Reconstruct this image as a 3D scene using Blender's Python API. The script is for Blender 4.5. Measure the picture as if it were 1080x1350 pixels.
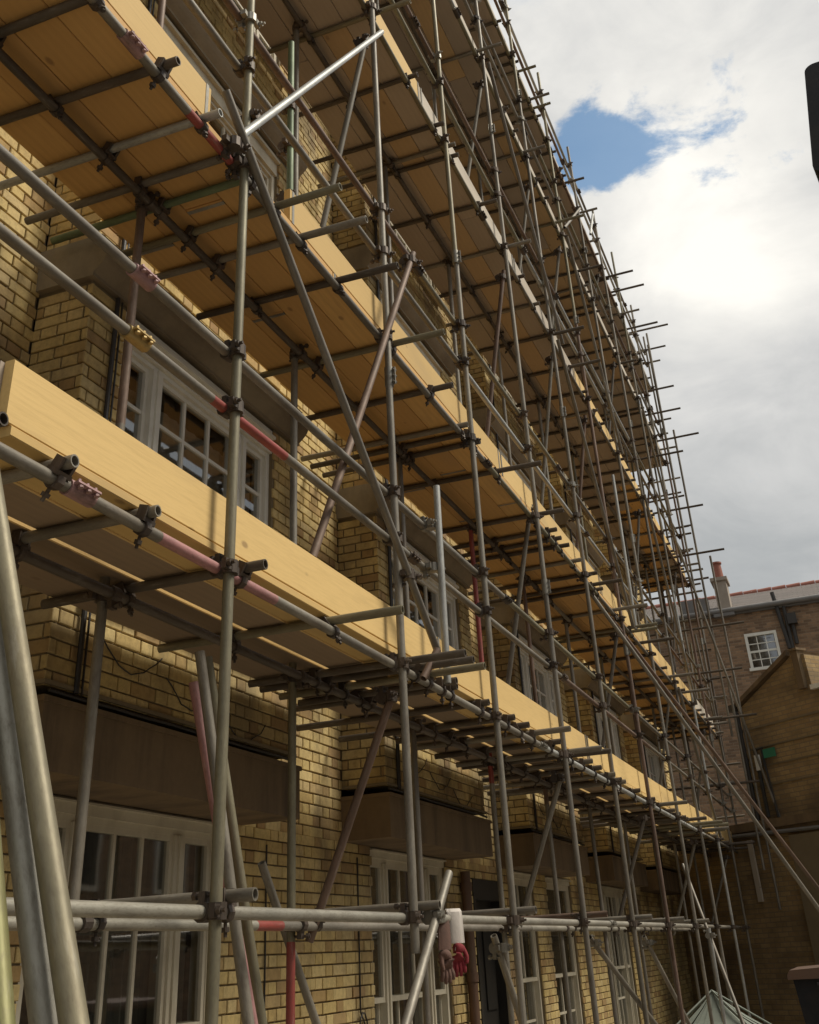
import bpy, bmesh, math, random
from mathutils import Vector, Matrix, noise
random.seed(7)
R = math.radians
scene = bpy.context.scene
for _o in list(bpy.data.objects): bpy.data.objects.remove(_o, do_unlink=True)
COL = scene.collection
EYE = 1.6                      # all coordinates below are relative to eye height; roots are lifted by EYE at the end

# ------------------------------------------------------------------ camera
def cam_rot(yaw, pitch, roll):
    cy, sy, cp, sp = math.cos(yaw), math.sin(yaw), math.cos(pitch), math.sin(pitch)
    f = Vector((cp*sy, cp*cy, sp)); r = Vector((cy, -sy, 0)); u = r.cross(f)
    c, s = math.cos(roll), math.sin(roll)
    r2 = r*c + u*s; u2 = u*c - r*s
    return Matrix((r2, u2, -f)).transposed()
cam_data = bpy.data.cameras.new('camera')
cam = bpy.data.objects.new('camera', cam_data); COL.objects.link(cam)
cam.matrix_world = Matrix.Translation((0, 0, EYE)) @ cam_rot(R(-19.9778), R(30.1105), R(-3.3228)).to_4x4()
cam_data.sensor_fit = 'VERTICAL'; cam_data.sensor_height = 36.0; cam_data.lens = 36.634
cam_data.shift_y = -0.15476
cam_data.clip_start = 0.05; cam_data.clip_end = 2000
scene.camera = cam
scene.render.resolution_x, scene.render.resolution_y = 819, 1024

# ------------------------------------------------------------------ world: Nishita sky with procedural cloud cover
SUN_DIR = Vector((0.60, 0.22, 0.77)).normalized()
sun_el = math.asin(SUN_DIR.z); sun_az = math.atan2(SUN_DIR.x, SUN_DIR.y)
world = bpy.data.worlds.new('World'); scene.world = world; world.use_nodes = True
nt = world.node_tree; nt.nodes.clear(); N = nt.nodes.new; L = nt.links.new
def math_node(tree, op, a, b=None, clamp=False):
    n = tree.nodes.new('ShaderNodeMath'); n.operation = op; n.use_clamp = clamp
    for i, v in enumerate((a, b)):
        if v is None: continue
        if isinstance(v, (int, float)): n.inputs[i].default_value = v
        else: tree.links.new(v, n.inputs[i])
    return n.outputs[0]
sky = N('ShaderNodeTexSky'); sky.sky_type = 'NISHITA'; sky.sun_disc = False
sky.sun_elevation = sun_el; sky.sun_rotation = sun_az; sky.air_density = 1.0; sky.dust_density = 0.4; sky.ozone_density = 0.3
tc = N('ShaderNodeTexCoord')
def lobe(direction, p):        # soft lobe round a compass direction
    n = N('ShaderNodeVectorMath'); n.operation = 'DOT_PRODUCT'; L(tc.outputs['Generated'], n.inputs[0]); n.inputs[1].default_value = Vector(direction).normalized()
    m = math_node(nt, 'MAXIMUM', n.outputs['Value'], 0.0)
    return math_node(nt, 'POWER', m, p)
def fbm(scale, detail, rough, off=(0,0,0), dist=0.0):
    mp = N('ShaderNodeMapping'); L(tc.outputs['Generated'], mp.inputs['Vector']); mp.inputs['Location'].default_value = off; mp.inputs['Scale'].default_value = (1, 1, 1.7)
    n = N('ShaderNodeTexNoise'); L(mp.outputs[0], n.inputs['Vector']); n.inputs['Scale'].default_value = scale; n.inputs['Detail'].default_value = detail; n.inputs['Roughness'].default_value = rough; n.inputs['Distortion'].default_value = dist
    return n.outputs['Fac']
f_big = fbm(2.3, 9, 0.55, (3.1, 1.7, 0.4), 0.3); f_fine = fbm(7.0, 10, 0.6, (0.3, 5.1, 2.0), 0.5); f_edge = fbm(11.0, 12, 0.62, (7.7, 2.0, 1.0), 0.2)
# blue opening in the cloud, a long thin gap
g1 = lobe((-0.0785, 0.7619, 0.6429), 800); g2 = lobe((-0.1060, 0.7664, 0.6336), 1000); g3 = lobe((0.0206, 0.7868, 0.6169), 1500); g4 = lobe((0.0727, 0.7962, 0.6007), 1500)
gap = math_node(nt, 'ADD', math_node(nt, 'ADD', math_node(nt, 'MULTIPLY', g1, 1.0), math_node(nt, 'MULTIPLY', g2, 0.70)), math_node(nt, 'ADD', math_node(nt, 'MULTIPLY', g3, 0.50), math_node(nt, 'MULTIPLY', g4, 0.58)))
gap = math_node(nt, 'ADD', gap, math_node(nt, 'MULTIPLY', math_node(nt, 'SUBTRACT', f_edge, 0.5), 2.5))
gr = N('ShaderNodeMapRange'); gr.interpolation_type = 'SMOOTHSTEP'; L(gap, gr.inputs['Value']); gr.inputs['From Min'].default_value = 0.42; gr.inputs['From Max'].default_value = 0.85
holes = N('ShaderNodeMapRange'); holes.interpolation_type = 'SMOOTHSTEP'; L(f_big, holes.inputs['Value']); holes.inputs['From Min'].default_value = 0.66; holes.inputs['From Max'].default_value = 0.76
gapf = math_node(nt, 'MAXIMUM', gr.outputs[0], math_node(nt, 'MULTIPLY', holes.outputs[0], 0.6), True)
gapf = math_node(nt, 'MULTIPLY', gapf, 0.86)
# cloud brightness
br = math_node(nt, 'ADD', math_node(nt, 'MULTIPLY', f_big, 0.70), math_node(nt, 'MULTIPLY', f_fine, 0.36))
br = math_node(nt, 'ADD', br, math_node(nt, 'MULTIPLY', lobe((-0.0125, 0.8355, 0.5494), 160), 0.24))
br = math_node(nt, 'ADD', br, math_node(nt, 'MULTIPLY', lobe((0.0217, 0.8102, 0.5857), 90), 0.10))
sep = N('ShaderNodeSeparateXYZ'); L(tc.outputs['Generated'], sep.inputs[0])
hz = N('ShaderNodeMapRange'); L(sep.outputs['Z'], hz.inputs['Value']); hz.inputs['From Min'].default_value = 0.0; hz.inputs['From Max'].default_value = 0.75; hz.inputs['To Min'].default_value = -0.10; hz.inputs['To Max'].default_value = 0.12
br = math_node(nt, 'ADD', br, hz.outputs[0])
ramp = N('ShaderNodeValToRGB'); L(br, ramp.inputs[0])
cr = ramp.color_ramp; cr.elements[0].position = 0.34; cr.elements[0].color = (0.30, 0.32, 0.34, 1); cr.elements[1].position = 0.95; cr.elements[1].color = (1.0, 0.97, 0.90, 1)
e = cr.elements.new(0.52); e.color = (0.43, 0.445, 0.45, 1); e = cr.elements.new(0.68); e.color = (0.62, 0.62, 0.61, 1)
cs = N('ShaderNodeVectorMath'); cs.operation = 'SCALE'; L(ramp.outputs[0], cs.inputs[0]); cs.inputs['Scale'].default_value = 7.3
mix = N('ShaderNodeMix'); mix.data_type = 'RGBA'; L(gapf, mix.inputs[0]); L(cs.outputs[0], mix.inputs[6]); tint = N('ShaderNodeVectorMath'); tint.operation = 'MULTIPLY'; L(sky.outputs[0], tint.inputs[0]); tint.inputs[1].default_value = (0.72, 0.98, 1.0); L(tint.outputs[0], mix.inputs[7])
bg = N('ShaderNodeBackground'); L(mix.outputs[2], bg.inputs[0]); bg.inputs[1].default_value = 0.1
wo = N('ShaderNodeOutputWorld'); L(bg.outputs[0], wo.inputs[0])

sd = bpy.data.lights.new('sun', 'SUN'); sun = bpy.data.objects.new('sun', sd); COL.objects.link(sun)
sd.energy = 2.5; sd.angle = R(20); sd.color = (1.0, 0.93, 0.80)
sun.location = (10, 5, 30); sun.rotation_euler = (-SUN_DIR).to_track_quat('-Z', 'Y').to_euler()

scene.view_settings.view_transform = 'Standard'; scene.view_settings.look = 'None'
scene.view_settings.gamma = 1.0; scene.view_settings.use_curve_mapping = False
scene.view_settings.exposure = 0.55
scene.render.engine = 'CYCLES'
scene.cycles.max_bounces = 7; scene.cycles.diffuse_bounces = 4; scene.cycles.transparent_max_bounces = 8

# ------------------------------------------------------------------ materials
def new_mat(name):
    m = bpy.data.materials.new(name); m.use_nodes = True
    t = m.node_tree; b = t.nodes['Principled BSDF']
    return m, t, b
def ramp_node(t, fac, stops):
    r = t.nodes.new('ShaderNodeValToRGB'); t.links.new(fac, r.inputs[0]); c = r.color_ramp
    c.elements[0].position, c.elements[0].color = stops[0][0], (*stops[0][1], 1)
    c.elements[1].position, c.elements[1].color = stops[-1][0], (*stops[-1][1], 1)
    for p, k in stops[1:-1]:
        e = c.elements.new(p); e.color = (*k, 1)
    return r.outputs[0]
def noise_node(t, vec, scale, detail=6, rough=0.6, sc=(1, 1, 1)):
    mp = t.nodes.new('ShaderNodeMapping'); t.links.new(vec, mp.inputs[0]); mp.inputs['Scale'].default_value = sc
    n = t.nodes.new('ShaderNodeTexNoise'); t.links.new(mp.outputs[0], n.inputs['Vector'])
    n.inputs['Scale'].default_value = scale; n.inputs['Detail'].default_value = detail; n.inputs['Roughness'].default_value = rough
    return n.outputs['Fac']
def mixc(t, fac, a, b, mode='MIX'):
    n = t.nodes.new('ShaderNodeMix'); n.data_type = 'RGBA'; n.blend_type = mode
    for i, v in ((0, fac), (6, a), (7, b)):
        if isinstance(v, (int, float)): n.inputs[i].default_value = v
        elif isinstance(v, tuple): n.inputs[i].default_value = (*v, 1)
        else: t.links.new(v, n.inputs[i])
    return n.outputs[2]
def bump(t, b, height, strength=0.3, dist=0.01):
    n = t.nodes.new('ShaderNodeBump'); t.links.new(height, n.inputs['Height']); n.inputs['Strength'].default_value = strength; n.inputs['Distance'].default_value = dist
    t.links.new(n.outputs[0], b.inputs['Normal'])
def objrand(t): return t.nodes.new('ShaderNodeObjectInfo').outputs['Random']
def ocoord(t): return t.nodes.new('ShaderNodeTexCoord').outputs['Object']
def wpos(t): return t.nodes.new('ShaderNodeNewGeometry').outputs['Position']
def shifted(t, vec):           # object coordinates pushed by the object's random number, so alike objects differ
    c = t.nodes.new('ShaderNodeCombineXYZ'); r = math_node(t, 'MULTIPLY', objrand(t), 37.0)
    for i in range(3): t.links.new(r, c.inputs[i])
    a = t.nodes.new('ShaderNodeVectorMath'); a.operation = 'ADD'; t.links.new(vec, a.inputs[0]); t.links.new(c.outputs[0], a.inputs[1])
    return a.outputs[0]

def steel(name, cols, rust=0.45, metallic=0.35, rough=0.52, paint=None):
    m, t, b = new_mat(name); v = shifted(t, ocoord(t))
    base = ramp_node(t, math_node(t, 'FRACT', math_node(t, 'MULTIPLY', objrand(t), 7.3)), [(0, cols[0]), (0.5, cols[1]), (1, cols[2])])
    n1 = noise_node(t, v, 9, 8, 0.7, (1, 1, 0.35)); n2 = noise_node(t, v, 60, 5, 0.7, (1, 1, 0.15))
    spots = ramp_node(t, n1, [(0.50, (0, 0, 0)), (0.68, (1, 1, 1))])
    c = mixc(t, math_node(t, 'MULTIPLY', spots, rust), base, (0.085, 0.048, 0.026))
    c = mixc(t, math_node(t, 'MULTIPLY', ramp_node(t, n2, [(0.55, (0, 0, 0)), (0.72, (1, 1, 1))]), 0.35), c, (0.42, 0.40, 0.35))
    n3 = noise_node(t, v, 3.5, 6, 0.7, (1, 1, 0.5)); n4 = noise_node(t, v, 140, 3, 0.6, (1, 1, 0.3))
    c = mixc(t, math_node(t, 'MULTIPLY', ramp_node(t, n3, [(0.38, (0, 0, 0)), (0.62, (1, 1, 1))]), 0.62), c, tuple(k*0.42 for k in cols[0]))
    c = mixc(t, math_node(t, 'MULTIPLY', ramp_node(t, n4, [(0.5, (0, 0, 0)), (0.8, (1, 1, 1))]), 0.5), c, (0.10, 0.075, 0.05))
    t.links.new(c, b.inputs['Base Color'])
    b.inputs['Metallic'].default_value = metallic
    rr = math_node(t, 'ADD', math_node(t, 'MULTIPLY', n1, 0.35), rough - 0.15); t.links.new(rr, b.inputs['Roughness'])
    bump(t, b, n2, 0.25, 0.002)
    return m
M = {}
M['steel'] = steel('weathered_galvanised_steel', [(0.21, 0.185, 0.145), (0.27, 0.245, 0.20), (0.18, 0.16, 0.135)])
M['steel_light'] = steel('clean_galvanised_steel', [(0.50, 0.50, 0.47), (0.42, 0.42, 0.39), (0.55, 0.55, 0.52)], 0.25, 0.45, 0.45)
M['steel_dark'] = steel('silhouette_dark_steel', [(0.095, 0.075, 0.055), (0.13, 0.105, 0.08), (0.08, 0.062, 0.048)], 0.5, 0.3, 0.6)  # darkened copy of the steel, so tubes read as shaded silhouettes
M['steel_near'] = steel('stained_yellow_green_tube', [(0.22, 0.21, 0.08), (0.20, 0.19, 0.075), (0.22, 0.205, 0.09)], 0.35, 0.3, 0.5)
M['steel_foot'] = steel('scuffed_pale_steel', [(0.38, 0.355, 0.30), (0.35, 0.33, 0.27), (0.38, 0.35, 0.29)], 0.45, 0.4, 0.5)
M['steel_olive'] = steel('greenish_steel', [(0.235, 0.205, 0.13), (0.215, 0.195, 0.13), (0.25, 0.225, 0.14)], 0.25)
M['steel_green'] = steel('green_stained_steel', [(0.15, 0.20, 0.11), (0.17, 0.22, 0.13), (0.15, 0.20, 0.11)], 0.2)
M['steel_rust'] = steel('rusty_steel', [(0.20, 0.13, 0.09), (0.17, 0.11, 0.085), (0.22, 0.15, 0.11)], 0.8, 0.3, 0.6)
M['red_paint'] = steel('red_painted_tube', [(0.33, 0.06, 0.045), (0.30, 0.06, 0.05), (0.34, 0.09, 0.06)], 0.35, 0.1, 0.5)
M['pink_paint'] = steel('faded_pink_paint', [(0.42, 0.20, 0.19), (0.36, 0.18, 0.17), (0.45, 0.23, 0.22)], 0.4, 0.1, 0.55)
M['pink_plate'] = steel('pink_coupler_paint', [(0.46, 0.27, 0.26), (0.42, 0.24, 0.24), (0.46, 0.27, 0.26)], 0.9, 0.0, 0.6)
M['brass'] = steel('zinc_yellow_coupler', [(0.40, 0.28, 0.10), (0.40, 0.28, 0.10), (0.40, 0.28, 0.10)], 0.8, 0.4, 0.5)
M['coupler'] = steel('dark_forged_coupler', [(0.085, 0.065, 0.05), (0.12, 0.09, 0.07), (0.06, 0.05, 0.045)], 0.5, 0.5, 0.55)
M['coupler_light'] = steel('zinc_coupler', [(0.34, 0.32, 0.27), (0.30, 0.28, 0.24), (0.34, 0.32, 0.27)], 0.35, 0.6, 0.45)

def wood(name, ca, cb, grey=0.0):
    m, t, b = new_mat(name); v = shifted(t, ocoord(t))
    g = noise_node(t, v, 14, 6, 0.65, (6, 0.35, 6)); big = noise_node(t, v, 1.6, 4, 0.5, (2, 0.5, 2))
    w = t.nodes.new('ShaderNodeTexWave'); w.bands_direction = 'X'; mp = t.nodes.new('ShaderNodeMapping'); t.links.new(v, mp.inputs[0]); mp.inputs['Scale'].default_value = (1, 0.05, 1); t.links.new(mp.outputs[0], w.inputs['Vector'])
    w.inputs['Scale'].default_value = 7; w.inputs['Distortion'].default_value = 5; w.inputs['Detail'].default_value = 4; w.inputs['Detail Scale'].default_value = 0.7
    c = mixc(t, objrand(t), tuple(k*0.86 for k in ca), cb)
    dark = tuple(k*0.74 for k in ca)
    c = mixc(t, math_node(t, 'MULTIPLY', w.outputs['Fac'], 0.22), c, dark)
    c = mixc(t, math_node(t, 'MULTIPLY', ramp_node(t, g, [(0.45, (0, 0, 0)), (0.75, (1, 1, 1))]), 0.45), c, dark)
    # knots
    vo = t.nodes.new('ShaderNodeTexVoronoi'); mp2 = t.nodes.new('ShaderNodeMapping'); t.links.new(v, mp2.inputs[0]); mp2.inputs['Scale'].default_value = (5.0, 2.6, 5.0); t.links.new(mp2.outputs[0], vo.inputs['Vector']); vo.inputs['Scale'].default_value = 1.0
    k = ramp_node(t, vo.outputs['Distance'], [(0.045, (1, 1, 1)), (0.09, (0, 0, 0))])
    c = mixc(t, math_node(t, 'MULTIPLY', k, 0.55), c, (0.13, 0.06, 0.025))
    st = ramp_node(t, big, [(0.52, (0, 0, 0)), (0.75, (1, 1, 1))])
    c = mixc(t, math_node(t, 'MULTIPLY', st, 0.35), c, (0.24, 0.17, 0.10))
    if grey: c = mixc(t, grey, c, (0.33, 0.29, 0.25))
    t.links.new(c, b.inputs['Base Color']); b.inputs['Roughness'].default_value = 0.75
    bump(t, b, g, 0.25, 0.003)
    return m
M['wood_new'] = wood('fresh_yellow_board', (0.66, 0.44, 0.16), (0.72, 0.50, 0.20))
M['wood_deck'] = wood('orange_deck_board', (0.58, 0.33, 0.11), (0.66, 0.40, 0.14))
M['wood_old'] = wood('weathered_deck_board', (0.40, 0.30, 0.215), (0.48, 0.37, 0.27), 0.45)
M['wood_mid'] = wood('tan_deck_board', (0.50, 0.34, 0.18), (0.54, 0.36, 0.17), 0.1)
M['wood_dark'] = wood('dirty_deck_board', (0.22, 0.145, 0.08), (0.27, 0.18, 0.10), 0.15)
M['wood_pale'] = wood('pale_grey_board', (0.55, 0.47, 0.36), (0.62, 0.55, 0.44), 0.25)

def brick_mat(name, cols, soot=0.62):
    m, t, b = new_mat(name)
    at = t.nodes.new('ShaderNodeAttribute'); at.attribute_name = 'tone'
    f = math_node(t, 'FRACT', math_node(t, 'ADD', at.outputs['Fac'], objrand(t)))
    base = ramp_node(t, f, cols); p = wpos(t)
    n1 = noise_node(t, p, 30, 6, 0.7); n2 = noise_node(t, p, 1.1, 5, 0.6, (1, 1, 0.6)); n3 = noise_node(t, p, 5, 5, 0.65, (1, 1, 0.25))
    c = mixc(t, math_node(t, 'MULTIPLY', ramp_node(t, n1, [(0.42, (0, 0, 0)), (0.7, (1, 1, 1))]), 0.45), base, (0.20, 0.13, 0.055))
    so = math_node(t, 'MULTIPLY', ramp_node(t, n2, [(0.47, (0, 0, 0)), (0.62, (1, 1, 1))]), soot)
    c = mixc(t, so, c, (0.105, 0.075, 0.045))
    so2 = math_node(t, 'MULTIPLY', ramp_node(t, n3, [(0.55, (0, 0, 0)), (0.75, (1, 1, 1))]), soot*0.7)
    c = mixc(t, so2, c, (0.12, 0.085, 0.05))
    t.links.new(c, b.inputs['Base Color']); b.inputs['Roughness'].default_value = 0.88
    bump(t, b, n1, 0.5, 0.004)
    return m
M['brick'] = brick_mat('yellow_stock_brick', [(0, (0.58, 0.435, 0.17)), (0.3, (0.66, 0.51, 0.23)), (0.6, (0.52, 0.375, 0.145)), (0.82, (0.38, 0.24, 0.10)), (0.9, (0.50, 0.37, 0.17)), (1, (0.64, 0.50, 0.24))])

def plain(name, col, rough=0.8, metal=0.0, var=0.25, scale=3.0, dirt=(0.08, 0.06, 0.04), bmp=0.2, st=(1, 1, 1)):
    m, t, b = new_mat(name); p = wpos(t)
    n1 = noise_node(t, p, scale, 8, 0.65, st); n2 = noise_node(t, p, scale*12, 5, 0.6)
    c = mixc(t, math_node(t, 'MULTIPLY', ramp_node(t, n1, [(0.42, (0, 0, 0)), (0.72, (1, 1, 1))]), var), col, dirt)
    c = mixc(t, math_node(t, 'MULTIPLY', n2, var*0.4), c, dirt)
    t.links.new(c, b.inputs['Base Color']); b.inputs['Roughness'].default_value = rough; b.inputs['Metallic'].default_value = metal
    if bmp: bump(t, b, n2, bmp, 0.004)
    return m
M['mortar'] = plain('sooty_mortar', (0.20, 0.155, 0.09), 0.95)
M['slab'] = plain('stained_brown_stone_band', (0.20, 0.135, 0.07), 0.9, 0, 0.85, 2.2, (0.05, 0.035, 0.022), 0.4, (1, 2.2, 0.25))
M['band'] = plain('weathered_grey_band', (0.30, 0.25, 0.175), 0.88, 0, 0.7, 2.2, (0.09, 0.065, 0.04), 0.35, (1, 0.6, 0.5))
M['stone'] = plain('painted_grey_cream_stone', (0.40, 0.34, 0.23), 0.85, 0, 0.5, 2.5, (0.15, 0.11, 0.07), 0.2, (1, 1, 0.5))
M['paint'] = plain('cream_window_paint', (0.60, 0.55, 0.43), 0.55, 0, 0.45, 4.0, (0.24, 0.19, 0.12), 0.1, (1, 1, 0.5))
M['white'] = plain('white_window_paint', (0.76, 0.75, 0.68), 0.5, 0, 0.25, 4.0, (0.35, 0.31, 0.24), 0.1)
M['pipe'] = plain('black_pipe_paint', (0.022, 0.02, 0.018), 0.5, 0, 0.4, 6, (0.06, 0.045, 0.03))
M['brownpipe'] = plain('brown_pipe_paint', (0.11, 0.055, 0.03), 0.6, 0, 0.4, 6)
M['black'] = plain('black_plastic', (0.010, 0.011, 0.014), 0.6, 0, 0.2, 6)
M['room'] = plain('shaded_interior', (0.09, 0.08, 0.07), 0.9, 0, 0.2, 2)  # dark tone stands for the shade inside rooms and hollow tube ends
M['curtain'] = plain('grey_net_curtain', (0.30, 0.285, 0.25), 0.95, 0, 0.4, 8, (0.06, 0.055, 0.05), 0.1, (1, 1, 0.1))
M['door'] = plain('dark_door_paint', (0.012, 0.012, 0.011), 0.45, 0, 0.2, 4)
M['slate'] = plain('grey_roof_slate', (0.22, 0.185, 0.165), 0.75, 0, 0.6, 1.2, (0.12, 0.11, 0.10), 0.3, (0.6, 1, 3))
M['terracotta'] = plain('terracotta', (0.27, 0.10, 0.07), 0.8, 0, 0.35, 4, (0.2, 0.07, 0.04))
M['render'] = plain('pale_chimney_render', (0.34, 0.29, 0.24), 0.9, 0, 0.4, 3, (0.2, 0.16, 0.12))
M['lead'] = plain('lead_grey_gutter', (0.17, 0.165, 0.16), 0.6, 0, 0.4, 3)
M['concrete'] = plain('yard_paving', (0.27, 0.24, 0.195), 0.92, 0, 0.4, 0.8, (0.07, 0.06, 0.05), 0.3)
M['black'].node_tree.nodes['Principled BSDF'].inputs['Specular IOR Level'].default_value = 0.2
M['green'] = plain('green_sign', (0.03, 0.22, 0.12), 0.5, 0, 0.2, 3)
M['tarp'] = plain('grey_green_tarpaulin', (0.20, 0.225, 0.19), 0.6, 0, 0.35, 4, (0.12, 0.12, 0.09))
M['knit'] = plain('white_cotton_knit', (0.60, 0.55, 0.50), 0.95, 0, 0.5, 14, (0.35, 0.3, 0.25), 0.5)
M['rubber'] = plain('red_rubber', (0.22, 0.018, 0.025), 0.85, 0, 0.6, 12, (0.12, 0.02, 0.02), 0.4)
M['dirtyglove'] = plain('dirty_brown_glove', (0.14, 0.075, 0.055), 0.9, 0, 0.5, 10, (0.04, 0.03, 0.025), 0.4)
M['frame_grey'] = plain('grey_plastic', (0.30, 0.30, 0.29), 0.6, 0, 0.2, 6)

def brick_tex(name, ca, cb, mortar, soot=(0.07, 0.05, 0.035), amt=0.5):
    m, t, b = new_mat(name); v = ocoord(t)
    s = t.nodes.new('ShaderNodeSeparateXYZ'); t.links.new(v, s.inputs[0]); c2 = t.nodes.new('ShaderNodeCombineXYZ')
    t.links.new(math_node(t, 'ADD', s.outputs[0], s.outputs[1]), c2.inputs[0]); t.links.new(s.outputs[2], c2.inputs[1])
    bt = t.nodes.new('ShaderNodeTexBrick'); t.links.new(c2.outputs[0], bt.inputs['Vector'])
    bt.inputs['Scale'].default_value = 1.0; bt.inputs['Brick Width'].default_value = 0.225; bt.inputs['Row Height'].default_value = 0.075; bt.inputs['Mortar Size'].default_value = 0.008; bt.inputs['Mortar Smooth'].default_value = 0.3
    bt.inputs['Color1'].default_value = (*ca, 1); bt.inputs['Color2'].default_value = (*cb, 1); bt.inputs['Mortar'].default_value = (*mortar, 1)
    n1 = noise_node(t, v, 6, 8, 0.7, (1, 1, 1)); n2 = noise_node(t, v, 0.9, 6, 0.6, (1, 1, 1.5))
    c = mixc(t, math_node(t, 'MULTIPLY', ramp_node(t, n1, [(0.45, (0, 0, 0)), (0.7, (1, 1, 1))]), 0.5), bt.outputs['Color'], tuple(k*0.5 for k in ca))
    c = mixc(t, math_node(t, 'MULTIPLY', ramp_node(t, n2, [(0.42, (0, 0, 0)), (0.68, (1, 1, 1))]), amt), c, soot)
    t.links.new(c, b.inputs['Base Color']); b.inputs['Roughness'].default_value = 0.9
    h = math_node(t, 'SUBTRACT', n1, math_node(t, 'MULTIPLY', bt.outputs['Fac'], 0.9)); bump(t, b, h, 0.6, 0.01)
    return m
M['brick_brown'] = brick_tex('old_brown_brick', (0.36, 0.225, 0.13), (0.15, 0.095, 0.06), (0.26, 0.205, 0.14), (0.10, 0.065, 0.045), 0.35)
M['brick_buff'] = brick_tex('grimy_buff_brick', (0.38, 0.26, 0.115), (0.28, 0.18, 0.08), (0.22, 0.165, 0.10), (0.09, 0.065, 0.04), 0.7)

def glass_mat():
    m = bpy.data.materials.new('window_glass'); m.use_nodes = True; t = m.node_tree; t.nodes.clear()
    o = t.nodes.new('ShaderNodeOutputMaterial'); mx = t.nodes.new('ShaderNodeMixShader'); tr = t.nodes.new('ShaderNodeBsdfTransparent'); gl = t.nodes.new('ShaderNodeBsdfGlossy')
    tr.inputs[0].default_value = (0.75, 0.76, 0.74, 1); gl.inputs['Roughness'].default_value = 0.03; gl.inputs[0].default_value = (0.9, 0.92, 0.95, 1)
    fr = t.nodes.new('ShaderNodeFresnel'); fr.inputs[0].default_value = 2.0
    g = t.nodes.new('ShaderNodeNewGeometry'); n = noise_node(t, g.outputs['Position'], 1.8, 2, 0.5)
    bp = t.nodes.new('ShaderNodeBump'); t.links.new(n, bp.inputs['Height']); bp.inputs['Strength'].default_value = 0.07; bp.inputs['Distance'].default_value = 0.01
    t.links.new(bp.outputs[0], gl.inputs['Normal']); t.links.new(bp.outputs[0], fr.inputs['Normal'])
    fac = math_node(t, 'MULTIPLY', math_node(t, 'ADD', fr.outputs[0], 0.16, True), math_node(t, 'SUBTRACT', 1.0, g.outputs['Backfacing']))
    t.links.new(fac, mx.inputs[0]); t.links.new(tr.outputs[0], mx.inputs[1]); t.links.new(gl.outputs[0], mx.inputs[2]); t.links.new(mx.outputs[0], o.inputs[0])
    return m
M['glass'] = glass_mat()

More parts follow.
